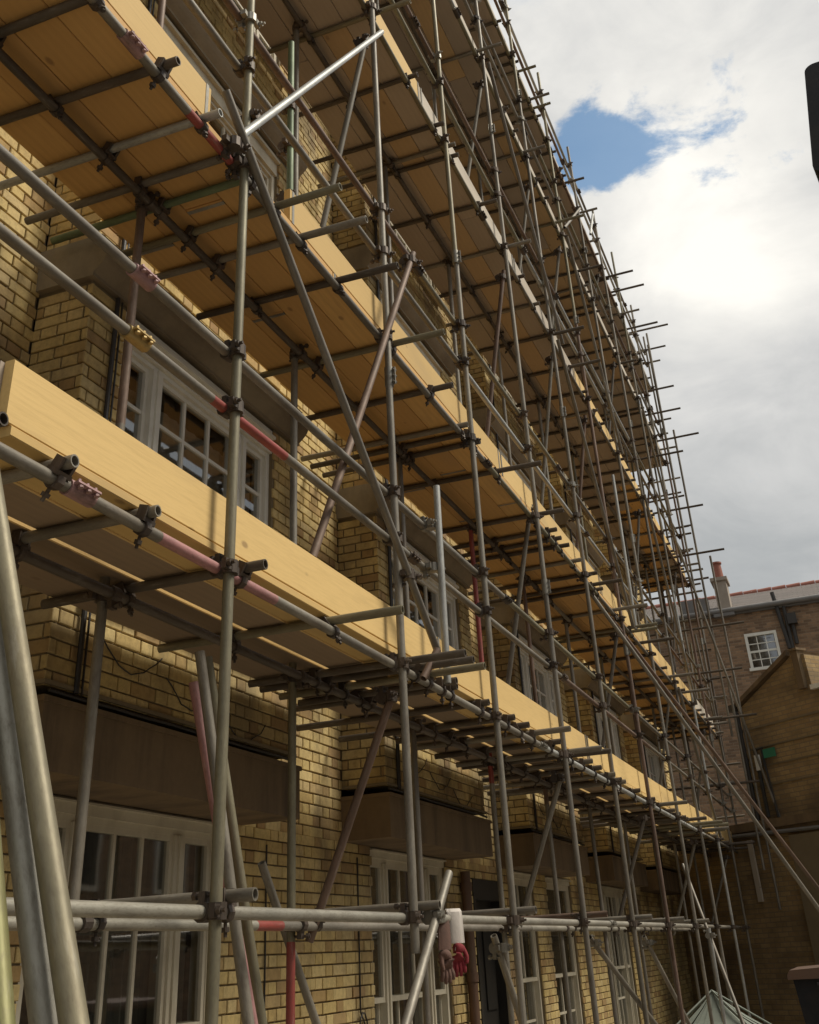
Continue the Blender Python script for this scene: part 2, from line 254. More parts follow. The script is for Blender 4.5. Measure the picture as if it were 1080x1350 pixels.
# ------------------------------------------------------------------ object helpers
W = {}
def place(o, parent, mw):
    W[o.name] = mw.copy()
    if parent is not None:
        o.parent = parent; o.matrix_basis = W[parent.name].inverted() @ mw
    else: o.matrix_basis = mw
    return o
def thing(name, label, cat, loc=(0, 0, 0), rz=0.0, group=None):
    o = bpy.data.objects.new(name, None); COL.objects.link(o); o.empty_display_size = 0.2
    place(o, None, Matrix.Translation(loc) @ Matrix.Rotation(rz, 4, 'Z'))
    o['label'] = label; o['category'] = cat
    if group: o['group'] = group
    return o
def tag(o, label, cat, group=None):
    o['label'] = label; o['category'] = cat
    if group: o['group'] = group
    return o
def mesh_obj(name, me, parent=None, mw=Matrix()):
    o = bpy.data.objects.new(name, me); COL.objects.link(o); place(o, parent, mw); return o
class MB:                       # collects vertices and faces into one mesh
    def __init__(s): s.v = []; s.f = []; s.mi = []; s.tone = None
    def quad(s, a, b, c, d, m=0):
        n = len(s.v); s.v += [tuple(a), tuple(b), tuple(c), tuple(d)]; s.f.append((n, n+1, n+2, n+3)); s.mi.append(m)
    def box(s, x0, x1, y0, y1, z0, z1, m=0):
        if x0 > x1: x0, x1 = x1, x0
        if y0 > y1: y0, y1 = y1, y0
        if z0 > z1: z0, z1 = z1, z0
        n = len(s.v); s.v += [(x, y, z) for z in (z0, z1) for y in (y0, y1) for x in (x0, x1)]
        for f in ((0, 2, 3, 1), (4, 5, 7, 6), (0, 1, 5, 4), (2, 6, 7, 3), (0, 4, 6, 2), (1, 3, 7, 5)): s.f.append(tuple(n+i for i in f)); s.mi.append(m)
        return s
    def prism(s, pts, h0, h1, axis='z', m=0):   # pts 2D polygon, extruded along axis
        n = len(s.v); k = len(pts)
        for h in (h0, h1):
            for (a, b) in pts: s.v.append((a, b, h) if axis == 'z' else ((a, h, b) if axis == 'y' else (h, a, b)))
        s.f.append(tuple(n+i for i in range(k))); s.f.append(tuple(n+k+i for i in reversed(range(k)))); s.mi += [m, m]
        for i in range(k): s.f.append((n+i, n+(i+1) % k, n+k+(i+1) % k, n+k+i)); s.mi.append(m)
        return s
    def cyl(s, p, q, r, seg=12, m=0, r2=None):
        p = Vector(p); q = Vector(q); d = (q-p); mt = d.to_track_quat('Z', 'Y').to_matrix(); n = len(s.v); r2 = r if r2 is None else r2
        for (c, rr) in ((p, r), (q, r2)):
            for i in range(seg):
                a = 2*math.pi*i/seg; s.v.append(tuple(c + mt @ Vector((math.cos(a)*rr, math.sin(a)*rr, 0))))
        for i in range(seg): s.f.append((n+i, n+(i+1) % seg, n+seg+(i+1) % seg, n+seg+i)); s.mi.append(m)
        s.f.append(tuple(n+i for i in reversed(range(seg)))); s.f.append(tuple(n+seg+i for i in range(seg))); s.mi += [m, m]
        return s
    def sweep(s, pts, r, seg=8, m=0):
        for a, b in zip(pts[:-1], pts[1:]): s.cyl(a, b, r, seg, m)
        return s
    def mesh(s, name, mats, smooth=False, fix=True):
        me = bpy.data.meshes.new(name); me.from_pydata(s.v, [], s.f)
        for mt in (mats if isinstance(mats, (list, tuple)) else [mats]): me.materials.append(M[mt] if isinstance(mt, str) else mt)
        me.polygons.foreach_set('material_index', s.mi)
        if fix:
            bm = bmesh.new(); bm.from_mesh(me); bmesh.ops.recalc_face_normals(bm, faces=bm.faces); bm.to_mesh(me); bm.free()
        if smooth:
            me.polygons.foreach_set('use_smooth', [True]*len(me.polygons)); me.set_sharp_from_angle(angle=R(40))
        me.update(); return me
def part(name, mb, mat, parent, smooth=False):    # vertices given in world space
    """mesh whose vertices were given in scene coordinates, origin moved to its own centre"""
    xs = [v[0] for v in mb.v]; ys = [v[1] for v in mb.v]; zs = [v[2] for v in mb.v]
    c = Vector(((min(xs)+max(xs))/2, (min(ys)+max(ys))/2, min(zs)))
    rot = W[parent.name].to_3x3().to_4x4() if parent is not None else Matrix()
    mw = Matrix.Translation(c) @ rot; inv = mw.inverted()
    mb.v = [tuple(inv @ Vector(v)) for v in mb.v]
    return mesh_obj(name, mb.mesh(name, mat, smooth), parent, mw)

# ------------------------------------------------------------------ setting: yard
g = MB(); S = 400
g.quad((-S, -S, -1.6), (S, -S, -1.6), (S, S, -1.6), (-S, S, -1.6))
go = mesh_obj('yard_ground', g.mesh('yard_ground', 'concrete')); go['kind'] = 'structure'

# ------------------------------------------------------------------ the yellow brick building on the left
XR, XB = -3.45, -3.10
Y_END = 24.4
BAYS = [(-0.10, 2.22), (3.70, 6.02), (7.50, 9.82), (11.30, 13.62), (15.10, 17.42), (18.90, 21.22)]
bld = thing('brick_building', 'long yellow brick building with projecting bays and cream windows behind the scaffolding', 'building', (-3.3, 10, -1.6))
FLOORS = [3.2, 5.65, 8.1, 10.55]            # head bands
TOP = 12.6
C75 = 0.0695
cand = []           # (origin xyz, facing matrix, length, tone) for every brick
def interval_sub(iv, holes):
    out = [iv]
    for (a, b) in holes:
        nx = []
        for (p, q) in out:
            if b <= p or a >= q: nx.append((p, q)); continue
            if a > p: nx.append((p, a))
            if b < q: nx.append((b, q))
        out = nx
    return [k for k in out if k[1]-k[0] > 0.02]
def lay(fr, a0, a1, z0, z1, holes, flemish=True):
    """fr: function(a, z) -> point, outward normal n and tangent t; lays bricks on a flat wall"""
    P, n, t = fr
    k = 0; z = z0
    while z < z1 - 0.02:
        h = min(0.0605, z1 - z); zc = z + h/2
        hv = [(hh[0], hh[1]) for hh in holes if hh[2] < zc + 0.02 and hh[3] > zc - 0.02]
        for (p, q) in interval_sub((a0, a1), hv):
            ph = (0.0 if k % 2 == 0 else -0.1575); a = a0 + ph; i = 0
            while a < q:
                ln = 0.200 if (i % 2 == 0 or not flemish) else 0.095
                s0, s1 = max(a, p), min(a+ln, q)
                if s1 - s0 > 0.03: cand.append((P, n, t, s0, s1, z, z+h))
                a += ln + 0.010; i += 1
        z += C75; k += 1
core = MB()
def core_wall(P, t, a0, a1, z0, z1, holes):
    """mortar face behind the bricks, cut round the openings"""
    zs = sorted({z0, z1, *[h[2] for h in holes], *[h[3] for h in holes]}); zs = [z for z in zs if z0 <= z <= z1]
    for za, zb in zip(zs[:-1], zs[1:]):
        hv = [(h[0], h[1]) for h in holes if h[2] < (za+zb)/2 < h[3]]
        for (p, q) in interval_sub((a0, a1), hv):
            core.quad(P + t*p + Vector((0, 0, za)), P + t*q + Vector((0, 0, za)), P + t*q + Vector((0, 0, zb)), P + t*p + Vector((0, 0, zb)))
def facade(x, y0, y1, z0, z1, holes):
    P = Vector((x - 0.012, 0, 0)); t = Vector((0, 1, 0)); n = Vector((1, 0, 0))
    core_wall(P, t, y0, y1, z0, z1, holes); lay((P, n, t), y0, y1, z0, z1, holes)
def ret(y, face):              # side of a bay, from the recess plane to the bay plane
    P = Vector((0, y - face*0.012, 0)); t = Vector((1, 0, 0)); n = Vector((0, face, 0))
    return P, n, t
GFW = [(4.20, 5.80), (8.0, 9.65), (11.55, 12.5), (13.05, 14.2), (15.9, 17.5), (0.3, 1.75)]
GZ0, GZ1 = -1.05, 0.64
DOOR = (10.35, 11.3)
gf_holes = [(a, b, GZ0, GZ1 + 0.12) for (a, b) in GFW] + [(DOOR[0], DOOR[1], -1.6, 0.62)]
facade(XR, -1.2, Y_END, -1.6, 0.75, gf_holes)
WIN = []                       # upper windows: y0 y1 z0 z1
prev = -1.2
for (a, b) in BAYS:
    if a > prev: facade(XR, prev, a, 0.75, TOP, [])
    prev = b
    wh = []
    for i, fz in enumerate(FLOORS):
        wy0, wy1 = a + 0.31, b - 0.30
        z0w, z1w = fz - 1.60, fz - 0.02
        wh.append((wy0, wy1, z0w, fz)); WIN.append((wy0, wy1, z0w, z1w, i))
    bands = [(a - 1, b + 1, 0.75, 1.10)] + [(a - 1, b + 1, fz, fz + 0.27) for fz in FLOORS]
    facade(XB, a, b, 0.75, TOP, wh + bands)
    for (yy, fc) in ((a, -1), (b, 1)):
        P, n, t = ret(yy, fc)
        core_wall(P, t, XR - 0.012, XB - 0.012, 0.75, TOP, bands and [(-9, 9, z, zz) for (_, _, z, zz) in bands]); lay((P, n, t), XR, XB, 0.75, TOP, [(-9, 9, z, zz) for (_, _, z, zz) in bands])
if prev < Y_END: facade(XR, prev, Y_END, 0.75, TOP, [])
part('wall', core, 'mortar', bld)
# the body of the house behind the face
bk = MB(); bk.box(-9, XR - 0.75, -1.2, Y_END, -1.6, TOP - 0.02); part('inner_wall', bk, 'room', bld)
cp = MB(); cp.box(-9, XR + 0.02, -1.25, Y_END + 0.05, TOP, TOP + 0.12); part('parapet', cp, 'stone', bld)

# visibility test for bricks: the platforms and toe boards hide those behind
DECKS = [1.36, 3.40, 6.38, 9.12, 10.98]
rotm = cam_rot(R(-19.9778), R(30.1105), R(-3.3228)).transposed()
def px(p):
    v = rotm @ Vector(p)
    if -v.z < 0.2: return None
    return 540 + 1373.76*v.x/-v.z, 466.07 - 1373.76*v.y/-v.z, -v.z
def hidden(p):
    for d in DECKS:
        zz = d + 0.09; k = zz/p.z if p.z > 0.01 else 9
        if k < 1:
            x = p.x*k; y = p.y*k
            if -3.06 < x < -2.1 and y > 2.0: return True
        k = -2.12/p.x; z = p.z*k
        if d + 0.1 < z < d + 0.36 and p.y*k > 2.2: return True
    return False
scored = []
for i, (P, n, t, s0, s1, z0, z1) in enumerate(cand):
    c = P + t*((s0+s1)/2) + Vector((0, 0, (z0+z1)/2)); q = px(c)
    if q and 0 < q[0] < 1080 and 0 < q[1] < 1350 and s1 - s0 > 0.09 and z1 - z0 > 0.055 and not hidden(c):
        vd = -c.normalized().dot(n)
        if vd > 0.05:
            area = (s1-s0)*0.065*vd/(q[2]**2)
            if s1 - s0 > 0.2 or True: scored.append((area, i))
scored.sort(reverse=True); single = {i for _, i in scored[:290]}
def brick_geo(mb, P, n, t, s0, s1, z0, z1, j):
    up = Vector((0, 0, 1)); b0 = P + t*s0 + up*z0; d = 0.013 + j; e = 0.0035; ln = t*(s1-s0); h = up*(z1-z0)
    back = [b0, b0+ln, b0+ln+h, b0+h]
    mid = [q + n*(d-e) for q in back]
    fr = [b0 + n*d + t*e + up*e, b0+ln + n*d - t*e + up*e, b0+ln+h + n*d - t*e - up*e, b0+h + n*d + t*e - up*e]
    k = len(mb.v); mb.v += [tuple(q) for q in back + mid + fr]
    for i in range(4):
        j2 = (i+1) % 4; mb.f.append((k+i, k+j2, k+4+j2, k+4+i)); mb.f.append((k+4+i, k+4+j2, k+8+j2, k+8+i))
    mb.f.append((k+8, k+9, k+10, k+11)); mb.mi += [0]*9
rest = MB(); tones = []
for i, (P, n, t, s0, s1, z0, z1) in enumerate(cand):
    j = random.uniform(-0.004, 0.005)
    if i in single: continue
    brick_geo(rest, P, n, t, s0, s1, z0, z1, j); tones += [random.random()]*9
me = rest.mesh('brickwork', 'brick'); at = me.attributes.new('tone', 'FLOAT', 'FACE'); at.data.foreach_set('value', tones)
base_m = W[bld.name]; me.transform(base_m.inverted()); bw = mesh_obj('brickwork', me, bld, base_m); bw['kind'] = 'stuff'
brick_cache = {}
for i in sorted(single):
    P, n, t, s0, s1, z0, z1 = cand[i]
    key = (round(s1-s0, 2), tuple(n), round(z1-z0, 3))
    if key not in brick_cache:
        mb = MB(); ln = s1-s0; brick_geo(mb, Vector((0, 0, 0)), n, t, -ln/2, ln/2, 0, z1-z0, 0.0); brick_cache[key] = mb.mesh('brick', 'brick')
    c = P + t*((s0+s1)/2) + Vector((0, 0, z0)) + n*random.uniform(-0.002, 0.003)
    mesh_obj('brick', brick_cache[key], bld, Matrix.Translation(c) @ Matrix.Rotation(random.uniform(-0.009, 0.009), 4, n))

# stone bands round the bays
for (a, b) in BAYS:
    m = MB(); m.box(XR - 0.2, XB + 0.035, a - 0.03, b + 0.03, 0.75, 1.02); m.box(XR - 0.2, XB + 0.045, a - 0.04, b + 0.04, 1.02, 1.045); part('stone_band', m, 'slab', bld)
    for fz in FLOORS:
        prof = [(XR - 0.2, fz), (XB + 0.02, fz)] + [(XB + 0.02 + 0.075*math.sin(math.pi*q/9), fz + 0.02 + 0.20*q/9) for q in range(10)] + [(XB + 0.03, fz + 0.24), (XB + 0.05, fz + 0.26), (XR - 0.2, fz + 0.26)]
        m = MB(); m.prism(prof, a - 0.035, b + 0.035, 'y'); part('stone_band', m, 'band', bld)
    # recessed string courses below the windows
    m = MB(); m.box(XR, XB + 0.018, a - 0.02, b + 0.02, 1.10, 1.118); part('string_course', m, 'mortar', bld)

# windows
def window(xf, y0, y1, z0, z1, lights, rows, mat, curtain=None, head=0.16, sash=False, sill=True):
    """xf is the wall face; casements set back, light = list of (width share, columns)"""
    root_m = MB(); x = xf - 0.09; d = 0.055
    if head: root_m.box(x - 0.05, x + d + 0.02, y0, y1, z1 - head, z1); root_m.box(x - 0.05, x + d + 0.05, y0, y1, z1 - head*0.42, z1 - head*0.30)
    zt = z1 - head
    root_m.box(x - 0.05, x + d, y0, y0 + 0.045, z0, zt); root_m.box(x - 0.05, x + d, y1 - 0.045, y1, z0, zt)
    root_m.box(x - 0.05, x + d - 0.004, y0 + 0.045, y1 - 0.045, z0, z0 + 0.04); root_m.box(x - 0.05, x + d - 0.004, y0 + 0.045, y1 - 0.045, zt - 0.03, zt)
    # mullions
    inner0, inner1 = y0 + 0.045, y1 - 0.045; mw = 0.095
    tot = inner1 - inner0 - mw*(len(lights)-1); sm = sum(l[0] for l in lights); p = inner0
    fr_o = None; sashes = []
    for i, (wd, cols) in enumerate(lights):
        q = p + tot*wd/sm
        if i < len(lights)-1:
            root_m.box(x - 0.05, x + d + 0.008, q, q + mw, z0 + 0.04, zt - 0.03); root_m.box(x + d + 0.008, x + d + 0.02, q + 0.035, q + mw - 0.035, z0 + 0.04, zt - 0.03)
        sashes.append((p, q, cols)); p = q + mw
    fr_o = part('window', root_m, mat, bld)
    zb, zt2 = z0 + 0.04, zt - 0.03
    for (p, q, cols) in sashes:
        sm_ = MB(); s = 0.029; xs = x + 0.01
        def frame(z_a, z_b, xo, nr):
            sm_.box(xo - 0.02, xo + 0.02, p, p + s, z_a, z_b); sm_.box(xo - 0.02, xo + 0.02, q - s, q, z_a, z_b)
            sm_.box(xo - 0.019, xo + 0.019, p + s, q - s, z_a, z_a + s*1.2); sm_.box(xo - 0.019, xo + 0.019, p + s, q - s, z_b - s, z_b)
            iw = (q - p - 2*s)
            for c in range(1, cols): yy = p + s + iw*c/cols; sm_.box(xo - 0.014, xo + 0.014, yy - 0.011, yy + 0.011, z_a + s*1.2, z_b - s)
            ih = z_b - z_a - 2.2*s; yb = [p + s + iw*c/cols for c in range(cols+1)]
            for r in range(1, nr):
                zz = z_a + s*1.2 + ih*r/nr
                sm_.box(xo - 0.012, xo + 0.012, p + s, q - s, zz - 0.011, zz + 0.011)
            return [(yb[c], yb[c+1], z_a + s*1.2 + ih*r/nr, z_a + s*1.2 + ih*(r+1)/nr, xo) for c in range(cols) for r in range(nr)]
        if sash:
            zm = z0 + (zt - z0)*0.47
            panes = frame(zm - 0.03, zt2, xs + 0.018, rows[0]) + frame(zb, zm + 0.01, xs - 0.026, rows[1])
        else: panes = frame(zb, zt2, xs, rows[0])
        part('sash', sm_, mat, fr_o)
        for (ya, yb_, za, zb_, xo) in panes:
            g_ = MB(); g_.box(xo - 0.002, xo + 0.002, ya + 0.004, yb_ - 0.004, za + 0.004, zb_ - 0.004)
            if y0 < 14: part('pane', g_, 'glass', fr_o)
            else: part('pane', g_, 'glass', fr_o)
    if sill:
        sl = MB(); sl.box(xf - 0.06, xf + 0.05, y0 - 0.05, y1 + 0.05, z0 - 0.07, z0); part('sill', sl, 'stone', fr_o)
    # reveal and dark room behind
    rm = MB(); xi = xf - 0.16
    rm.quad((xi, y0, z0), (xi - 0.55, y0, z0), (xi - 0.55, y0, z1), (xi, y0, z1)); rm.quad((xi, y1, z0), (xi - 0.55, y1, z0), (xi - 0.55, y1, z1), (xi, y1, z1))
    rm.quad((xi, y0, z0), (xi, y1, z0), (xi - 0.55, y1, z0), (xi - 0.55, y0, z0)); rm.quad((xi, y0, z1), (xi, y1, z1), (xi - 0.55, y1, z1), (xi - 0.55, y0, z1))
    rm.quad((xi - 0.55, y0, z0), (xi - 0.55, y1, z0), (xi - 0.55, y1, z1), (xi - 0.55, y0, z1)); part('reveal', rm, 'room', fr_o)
    rv = MB()
    for yy in (y0, y1): rv.quad((xf - 0.012, yy, z0), (xi, yy, z0), (xi, yy, z1), (xf - 0.012, yy, z1))
    rv.quad((xf - 0.012, y0, z1), (xf - 0.012, y1, z1), (xi, y1, z1), (xi, y0, z1)); part('reveal', rv, 'mortar', fr_o)
    if curtain:
        cm = MB(); n = int((y1-y0)/0.012); xc = xf - 0.178; pts = []
        for k in range(n+1):
            yy = y0 + 0.03 + (y1-y0-0.06)*k/n
            pts.append((xc + 0.022*math.sin(k*0.9 + 2*math.sin(k*0.13)) + 0.01*noise.noise((k*0.3, y0, 0)), yy))
        for (xa, ya), (xb, yb_) in zip(pts[:-1], pts[1:]): cm.quad((xa, ya, z0 + 0.03), (xb, yb_, z0 + 0.03), (xb, yb_, z1 - 0.1), (xa, ya, z1 - 0.1))
        part('curtain', cm, 'curtain', fr_o)
    else:
        cm = MB(); zt_ = z0 + (z1-z0)*0.80; yy = y0 + 0.05  # pale pleated sheet added to imitate the reflection in the lower panes
        while yy < y1 - 0.1:
            cm.quad((xf - 0.146, yy, z0 + 0.02), (xf - 0.158, yy + 0.05, z0 + 0.02), (xf - 0.158, yy + 0.05, zt_), (xf - 0.146, yy, zt_)); cm.quad((xf - 0.158, yy + 0.05, z0 + 0.02), (xf - 0.146, yy + 0.10, z0 + 0.02), (xf - 0.146, yy + 0.10, zt_), (xf - 0.158, yy + 0.05, zt_)); yy += 0.10
        part('pale_pane_backing', cm, 'knit', fr_o)
    return fr_o
for (y0, y1, z0, z1, i) in WIN:
    far = y0 > 14
    window(XB, y0, y1, z0, z1, [(1.05, 1), (3.3, 3), (1.05, 1)], [5 if not far else 4], 'paint' if i else 'white', None, 0.20 if i else 0.17)
for k, (a, b) in enumerate(GFW):
    wide = b - a > 1.3
    window(XR, a, b, GZ0, GZ1 + 0.12, [(1, 1), (3.4, 3), (1.25, 1)] if wide else [(1, 2)], (1, 2), 'paint', True, 0.08, sash=True)
# door and its frame
dm = MB(); dm.box(XR - 0.16, XR - 0.11, DOOR[0] + 0.06, DOOR[1] - 0.06, -1.6, 0.45); dd = part('door', dm, 'door', bld)
pn = MB()
for (za, zb) in ((-1.4, -0.6), (-0.45, 0.3)):
    for (ya, yb) in ((DOOR[0] + 0.14, DOOR[0] + 0.42), (DOOR[0] + 0.52, DOOR[1] - 0.14)): pn.box(XR - 0.11, XR - 0.095, ya, yb, za, zb)
part('door_panel', pn, 'door', dd)
fm = MB(); fm.box(XR - 0.18, XR + 0.01, DOOR[0], DOOR[0] + 0.06, -1.6, 0.62); fm.box(XR - 0.18, XR + 0.01, DOOR[1] - 0.06, DOOR[1], -1.6, 0.62); fm.box(XR - 0.18, XR + 0.01, DOOR[0] + 0.06, DOOR[1] - 0.06, 0.45, 0.62); part('door_frame', fm, 'door', dd)
# black service pipes and cables up the bays, brown rainwater pipe on the ground floor
for (a, b) in BAYS:
    for (zz0, zz1) in ((1.09, 3.18), (3.48, 5.63), (5.93, 8.08), (8.38, 10.5)):
        m = MB(); m.cyl((XB + 0.022, a + 0.19, zz0), (XB + 0.022, a + 0.19, zz1), 0.013, 8); m.cyl((XB + 0.018, a + 0.235, zz0), (XB + 0.018, a + 0.235, zz1), 0.006, 6)
        for zc in (zz0 + 0.4, zz0 + 1.3): m.box(XB, XB + 0.04, a + 0.165, a + 0.215, zc, zc + 0.02)
        part('service_pipe', m, 'pipe', bld, True)
m = MB(); m.cyl((XR + 0.06, 10.0, -1.6), (XR + 0.06, 10.0, 0.66), 0.045, 12)
for zc in (-1.2, -0.2, 0.5): m.cyl((XR + 0.06, 10.0, zc), (XR + 0.06, 10.0, zc + 0.07), 0.055, 12)
part('rainwater_pipe', m, 'brownpipe', bld, True)
def cable(pts, r=0.006, mat='pipe', name='cable'):
    m = MB(); m.sweep([Vector(p) for p in pts], r, 6); return part(name, m, mat, bld, True)
cable([(XR + 0.01, 7.72, z) for z in (0.66, 0.2, -0.3)] + [(XR + 0.03, 7.72 + 0.07*math.cos(t), -0.42 + 0.12*math.sin(t)) for t in [k*0.6 for k in range(12)]])
cable([(XR + 0.01, 6.35, -1.6), (XR + 0.01, 6.34, 0.66)])
for (a, b) in BAYS[1:4]:   # loose wires looping over the brick above the stone band
    for s in range(3):
        y0 = a + 0.35 + s*0.55; cable([(XB + 0.012, y0 + 0.5*k/10, 1.38 - 0.16*s*0.5 - 0.12*math.sin(math.pi*k/10) + 0.02*noise.noise((k, s, a))) for k in range(11)], 0.0035)
    cable([(XB + 0.015, a + 0.02 + 0.23*k, 1.075 + 0.008*noise.noise((k*1.3, a, 0))) for k in range(11)], 0.009)

# ------------------------------------------------------------------ scaffolding
XO, XI = -2.10, -2.63              # ledger lines
SO, SI = -2.05, -2.68              # standards
OY = [3.44, 5.25, 6.91, 8.73, 10.64, 12.55, 14.5, 16.45, 18.35, 20.3, 21.75]
IY = [1.9, 3.495, 5.20, 7.0, 8.74, 10.46, 12.3, 14.2, 16.2, 18.1, 20.1]
RT = 0.0218
scaf = thing('scaffolding', 'tall tube and coupler scaffolding with five timber platforms along the brick building', 'scaffolding', (-2.4, 11, -1.6))
tube_cache = {}
def tube_mesh(L_, mat, seg=12, r=RT):
    key = (round(L_, 2), mat, seg, r)
    if key in tube_cache: return tube_cache[key]
    m = MB(); L_ = round(L_, 2); ri = r - 0.005; dp = min(0.12, L_/3)
    rings = [(ri, dp), (ri, 0.0), (r, 0.0), (r, L_), (ri, L_), (ri, L_-dp)]
    for (rr, z) in rings:
        for i in range(seg): a = 2*math.pi*i/seg; m.v.append((math.cos(a)*rr, math.sin(a)*rr, z))
    for k in range(5):
        for i in range(seg): m.f.append((k*seg+i, k*seg+(i+1) % seg, (k+1)*seg+(i+1) % seg, (k+1)*seg+i)); m.mi.append(0)
    m.f.append(tuple(range(seg))); m.f.append(tuple(5*seg+i for i in range(seg))); m.mi += [1, 1]  # dark caps paint the shade inside the hollow ends
    me = m.mesh('tube', [mat, 'room'], True); tube_cache[key] = me; return me
def tube(name, p, q, mat='steel', parent=None, seg=12, r=RT):
    p, q = Vector(p), Vector(q); d = q - p
    mw = Matrix.Translation(p) @ d.to_track_quat('Z', 'Y').to_matrix().to_4x4() @ Matrix.Diagonal((1, 1, d.length/round(d.length, 2), 1))
    return mesh_obj(name, tube_mesh(d.length, mat, seg, r), parent or scaf, mw)
# right-angle coupler: band round the standard (z axis) and band round the other tube (y axis), flaps and bolts
def coupler_mesh(mat, full=True):
    m = MB()
    m.cyl((0, 0, -0.026), (0, 0, 0.026), 0.033, 10); o = 0.05
    m.cyl((-o, -0.024, 0), (-o, 0.024, 0), 0.033, 10)
    m.box(-0.034, -0.016, -0.022, 0.022, -0.022, 0.022)
    if full:
        m.box(0.005, 0.028, 0.026, 0.062, -0.020, 0.020); m.cyl((0.0, 0.05, 0), (0.062, 0.05, 0), 0.0075, 6); m.cyl((0.03, 0.05, 0), (0.046, 0.05, 0), 0.015, 6)
        m.box(-o-0.012, -o+0.012, -0.02, 0.02, -0.062, -0.026); m.cyl((-o-0.05, 0, -0.05), (-o+0.03, 0, -0.05), 0.0075, 6); m.cyl((-o-0.045, 0, -0.05), (-o-0.03, 0, -0.05), 0.015, 6)
        m.box(-0.03, 0.0, -0.062, -0.028, -0.016, 0.016)
    return m.mesh('coupler', mat, False)
CM = {'d': coupler_mesh('coupler'), 'l': coupler_mesh('coupler_light'), 's': coupler_mesh('coupler', False)}
def clip_mesh():               # putlog clip: small saddle holding a transom on a ledger (ledger along y, transom along x above)
    m = MB(); m.cyl((0, -0.017, 0), (0, 0.017, 0), 0.031, 8); m.box(-0.02, 0.02, -0.04, 0.04, 0.018, 0.034); m.box(-0.018, 0.018, 0.024, 0.036, 0.02, 0.075); m.box(-0.018, 0.018, -0.036, -0.024, 0.02, 0.075)
    m.cyl((0, 0, -0.03), (0, 0, -0.075), 0.007, 6); m.cyl((0, 0, -0.045), (0, 0, -0.06), 0.015, 6)
    return m.mesh('putlog_clip', 'coupler')
CLIP = clip_mesh()
ncoup = [0]
def coupler(par, p, kind=None, flip=1, name='coupler'):
    if ncoup[0] > 285: return
    ncoup[0] += 1
    if kind is None: kind = random.choice('dddl')
    rz = 0 if flip > 0 else math.pi
    mesh_obj(name, CM[kind], par, Matrix.Translation(p) @ Matrix.Rotation(rz + random.uniform(-0.12, 0.12), 4, 'Z') @ Matrix.Rotation(random.choice((0, math.pi)), 4, 'X'))
nclip = [0]
def clip(par, x, y, z):
    if nclip[0] > 285: return
    nclip[0] += 1; mesh_obj('putlog_clip', CLIP, par, Matrix.Translation((x, y, z)) @ Matrix.Rotation(random.uniform(-0.1, 0.1), 4, 'Z') @ Matrix.Rotation(random.uniform(-0.6, 0.6), 4, 'Y'))
def sleeve(par, p, d, mat='coupler_light', name='sleeve_coupler'):   # sleeve coupler with bolted flange
    m = MB(); m.cyl((0, 0, -0.065), (0, 0, 0.065), 0.0285, 14); m.box(0.024, 0.046, -0.004, 0.004, -0.060, 0.060)
    for z in (-0.042, 0.0, 0.042): m.cyl((0.037, -0.016, z), (0.037, 0.016, z), 0.0065, 6); m.cyl((0.037, 0.010, z), (0.037, 0.017, z), 0.0105, 6)
    q = Vector(d).to_track_quat('Z', 'Y').to_matrix().to_4x4()
    ang = random.uniform(-0.3, 0.3)
    mesh_obj(name, m.mesh('sleeve', mat, True), par, Matrix.Translation(p) @ q @ Matrix.Rotation(ang + math.pi, 4, 'Z'))

# standards ------------------------------------------------------
RAILS = {0: (2.065, 2.345), 1: (4.06, 4.42), 2: (7.08, 7.42), 3: (9.78, 10.12), 4: (11.62, 11.96)}
omats = ['steel', 'steel', 'steel', 'steel', 'steel', 'steel_rust', 'steel', 'steel', 'steel_light', 'steel', 'steel']
for i, y in enumerate(OY):
    top = 12.35 + random.uniform(-0.1, 0.35); bot = -1.58
    if i == 1: bot = 0.02
    jx = random.uniform(-0.008, 0.008); joints = sorted([z + random.uniform(-0.3, 0.3) for z in ((2.9, 7.9) if i % 2 else (5.1, 10.1))])
    zz = [bot] + joints + [top]; first = None
    for k, (za, zb) in enumerate(zip(zz[:-1], zz[1:])):
        mt = omats[i] if k == 0 else random.choice(['steel', 'steel', 'steel_olive', 'steel_rust', 'pink_paint' if (i in (2, 6) and k == 1) else 'steel'])
        if i == 0: mt = ['steel_olive', 'steel'][min(k, 1)]
        if i == 2 and k == 0: mt = 'steel'
        s = tube('standard', (SO + jx, y, za), (SO + jx*0.6, y + random.uniform(-0.01, 0.01), zb), mt)
        if first is None: first = s
        if k: sleeve(s, (SO + jx, y, za), (0, 0, 1), 'coupler_light', 'joint_sleeve')
        for dz in DECKS:
            if za < dz <= zb: coupler(s, Vector((SO, y, dz)), 'd')
        for rr in RAILS.values():
            for z in rr:
                if za < z <= zb: coupler(s, Vector((SO, y, z)))
        if za < 0.17 <= zb: coupler(s, Vector((SO, y, 0.17)), 'd')
    if i != 1:
        m = MB(); m.box(SO - 0.075, SO + 0.075, y - 0.075, y + 0.075, -1.582, -1.576); part('base_plate', m, 'coupler', scaf)
        m = MB(); m.box(SO - 0.3, SO + 0.3, y - 0.11, y + 0.11, -1.6, -1.584); part('sole_board', m, 'wood_old', scaf)
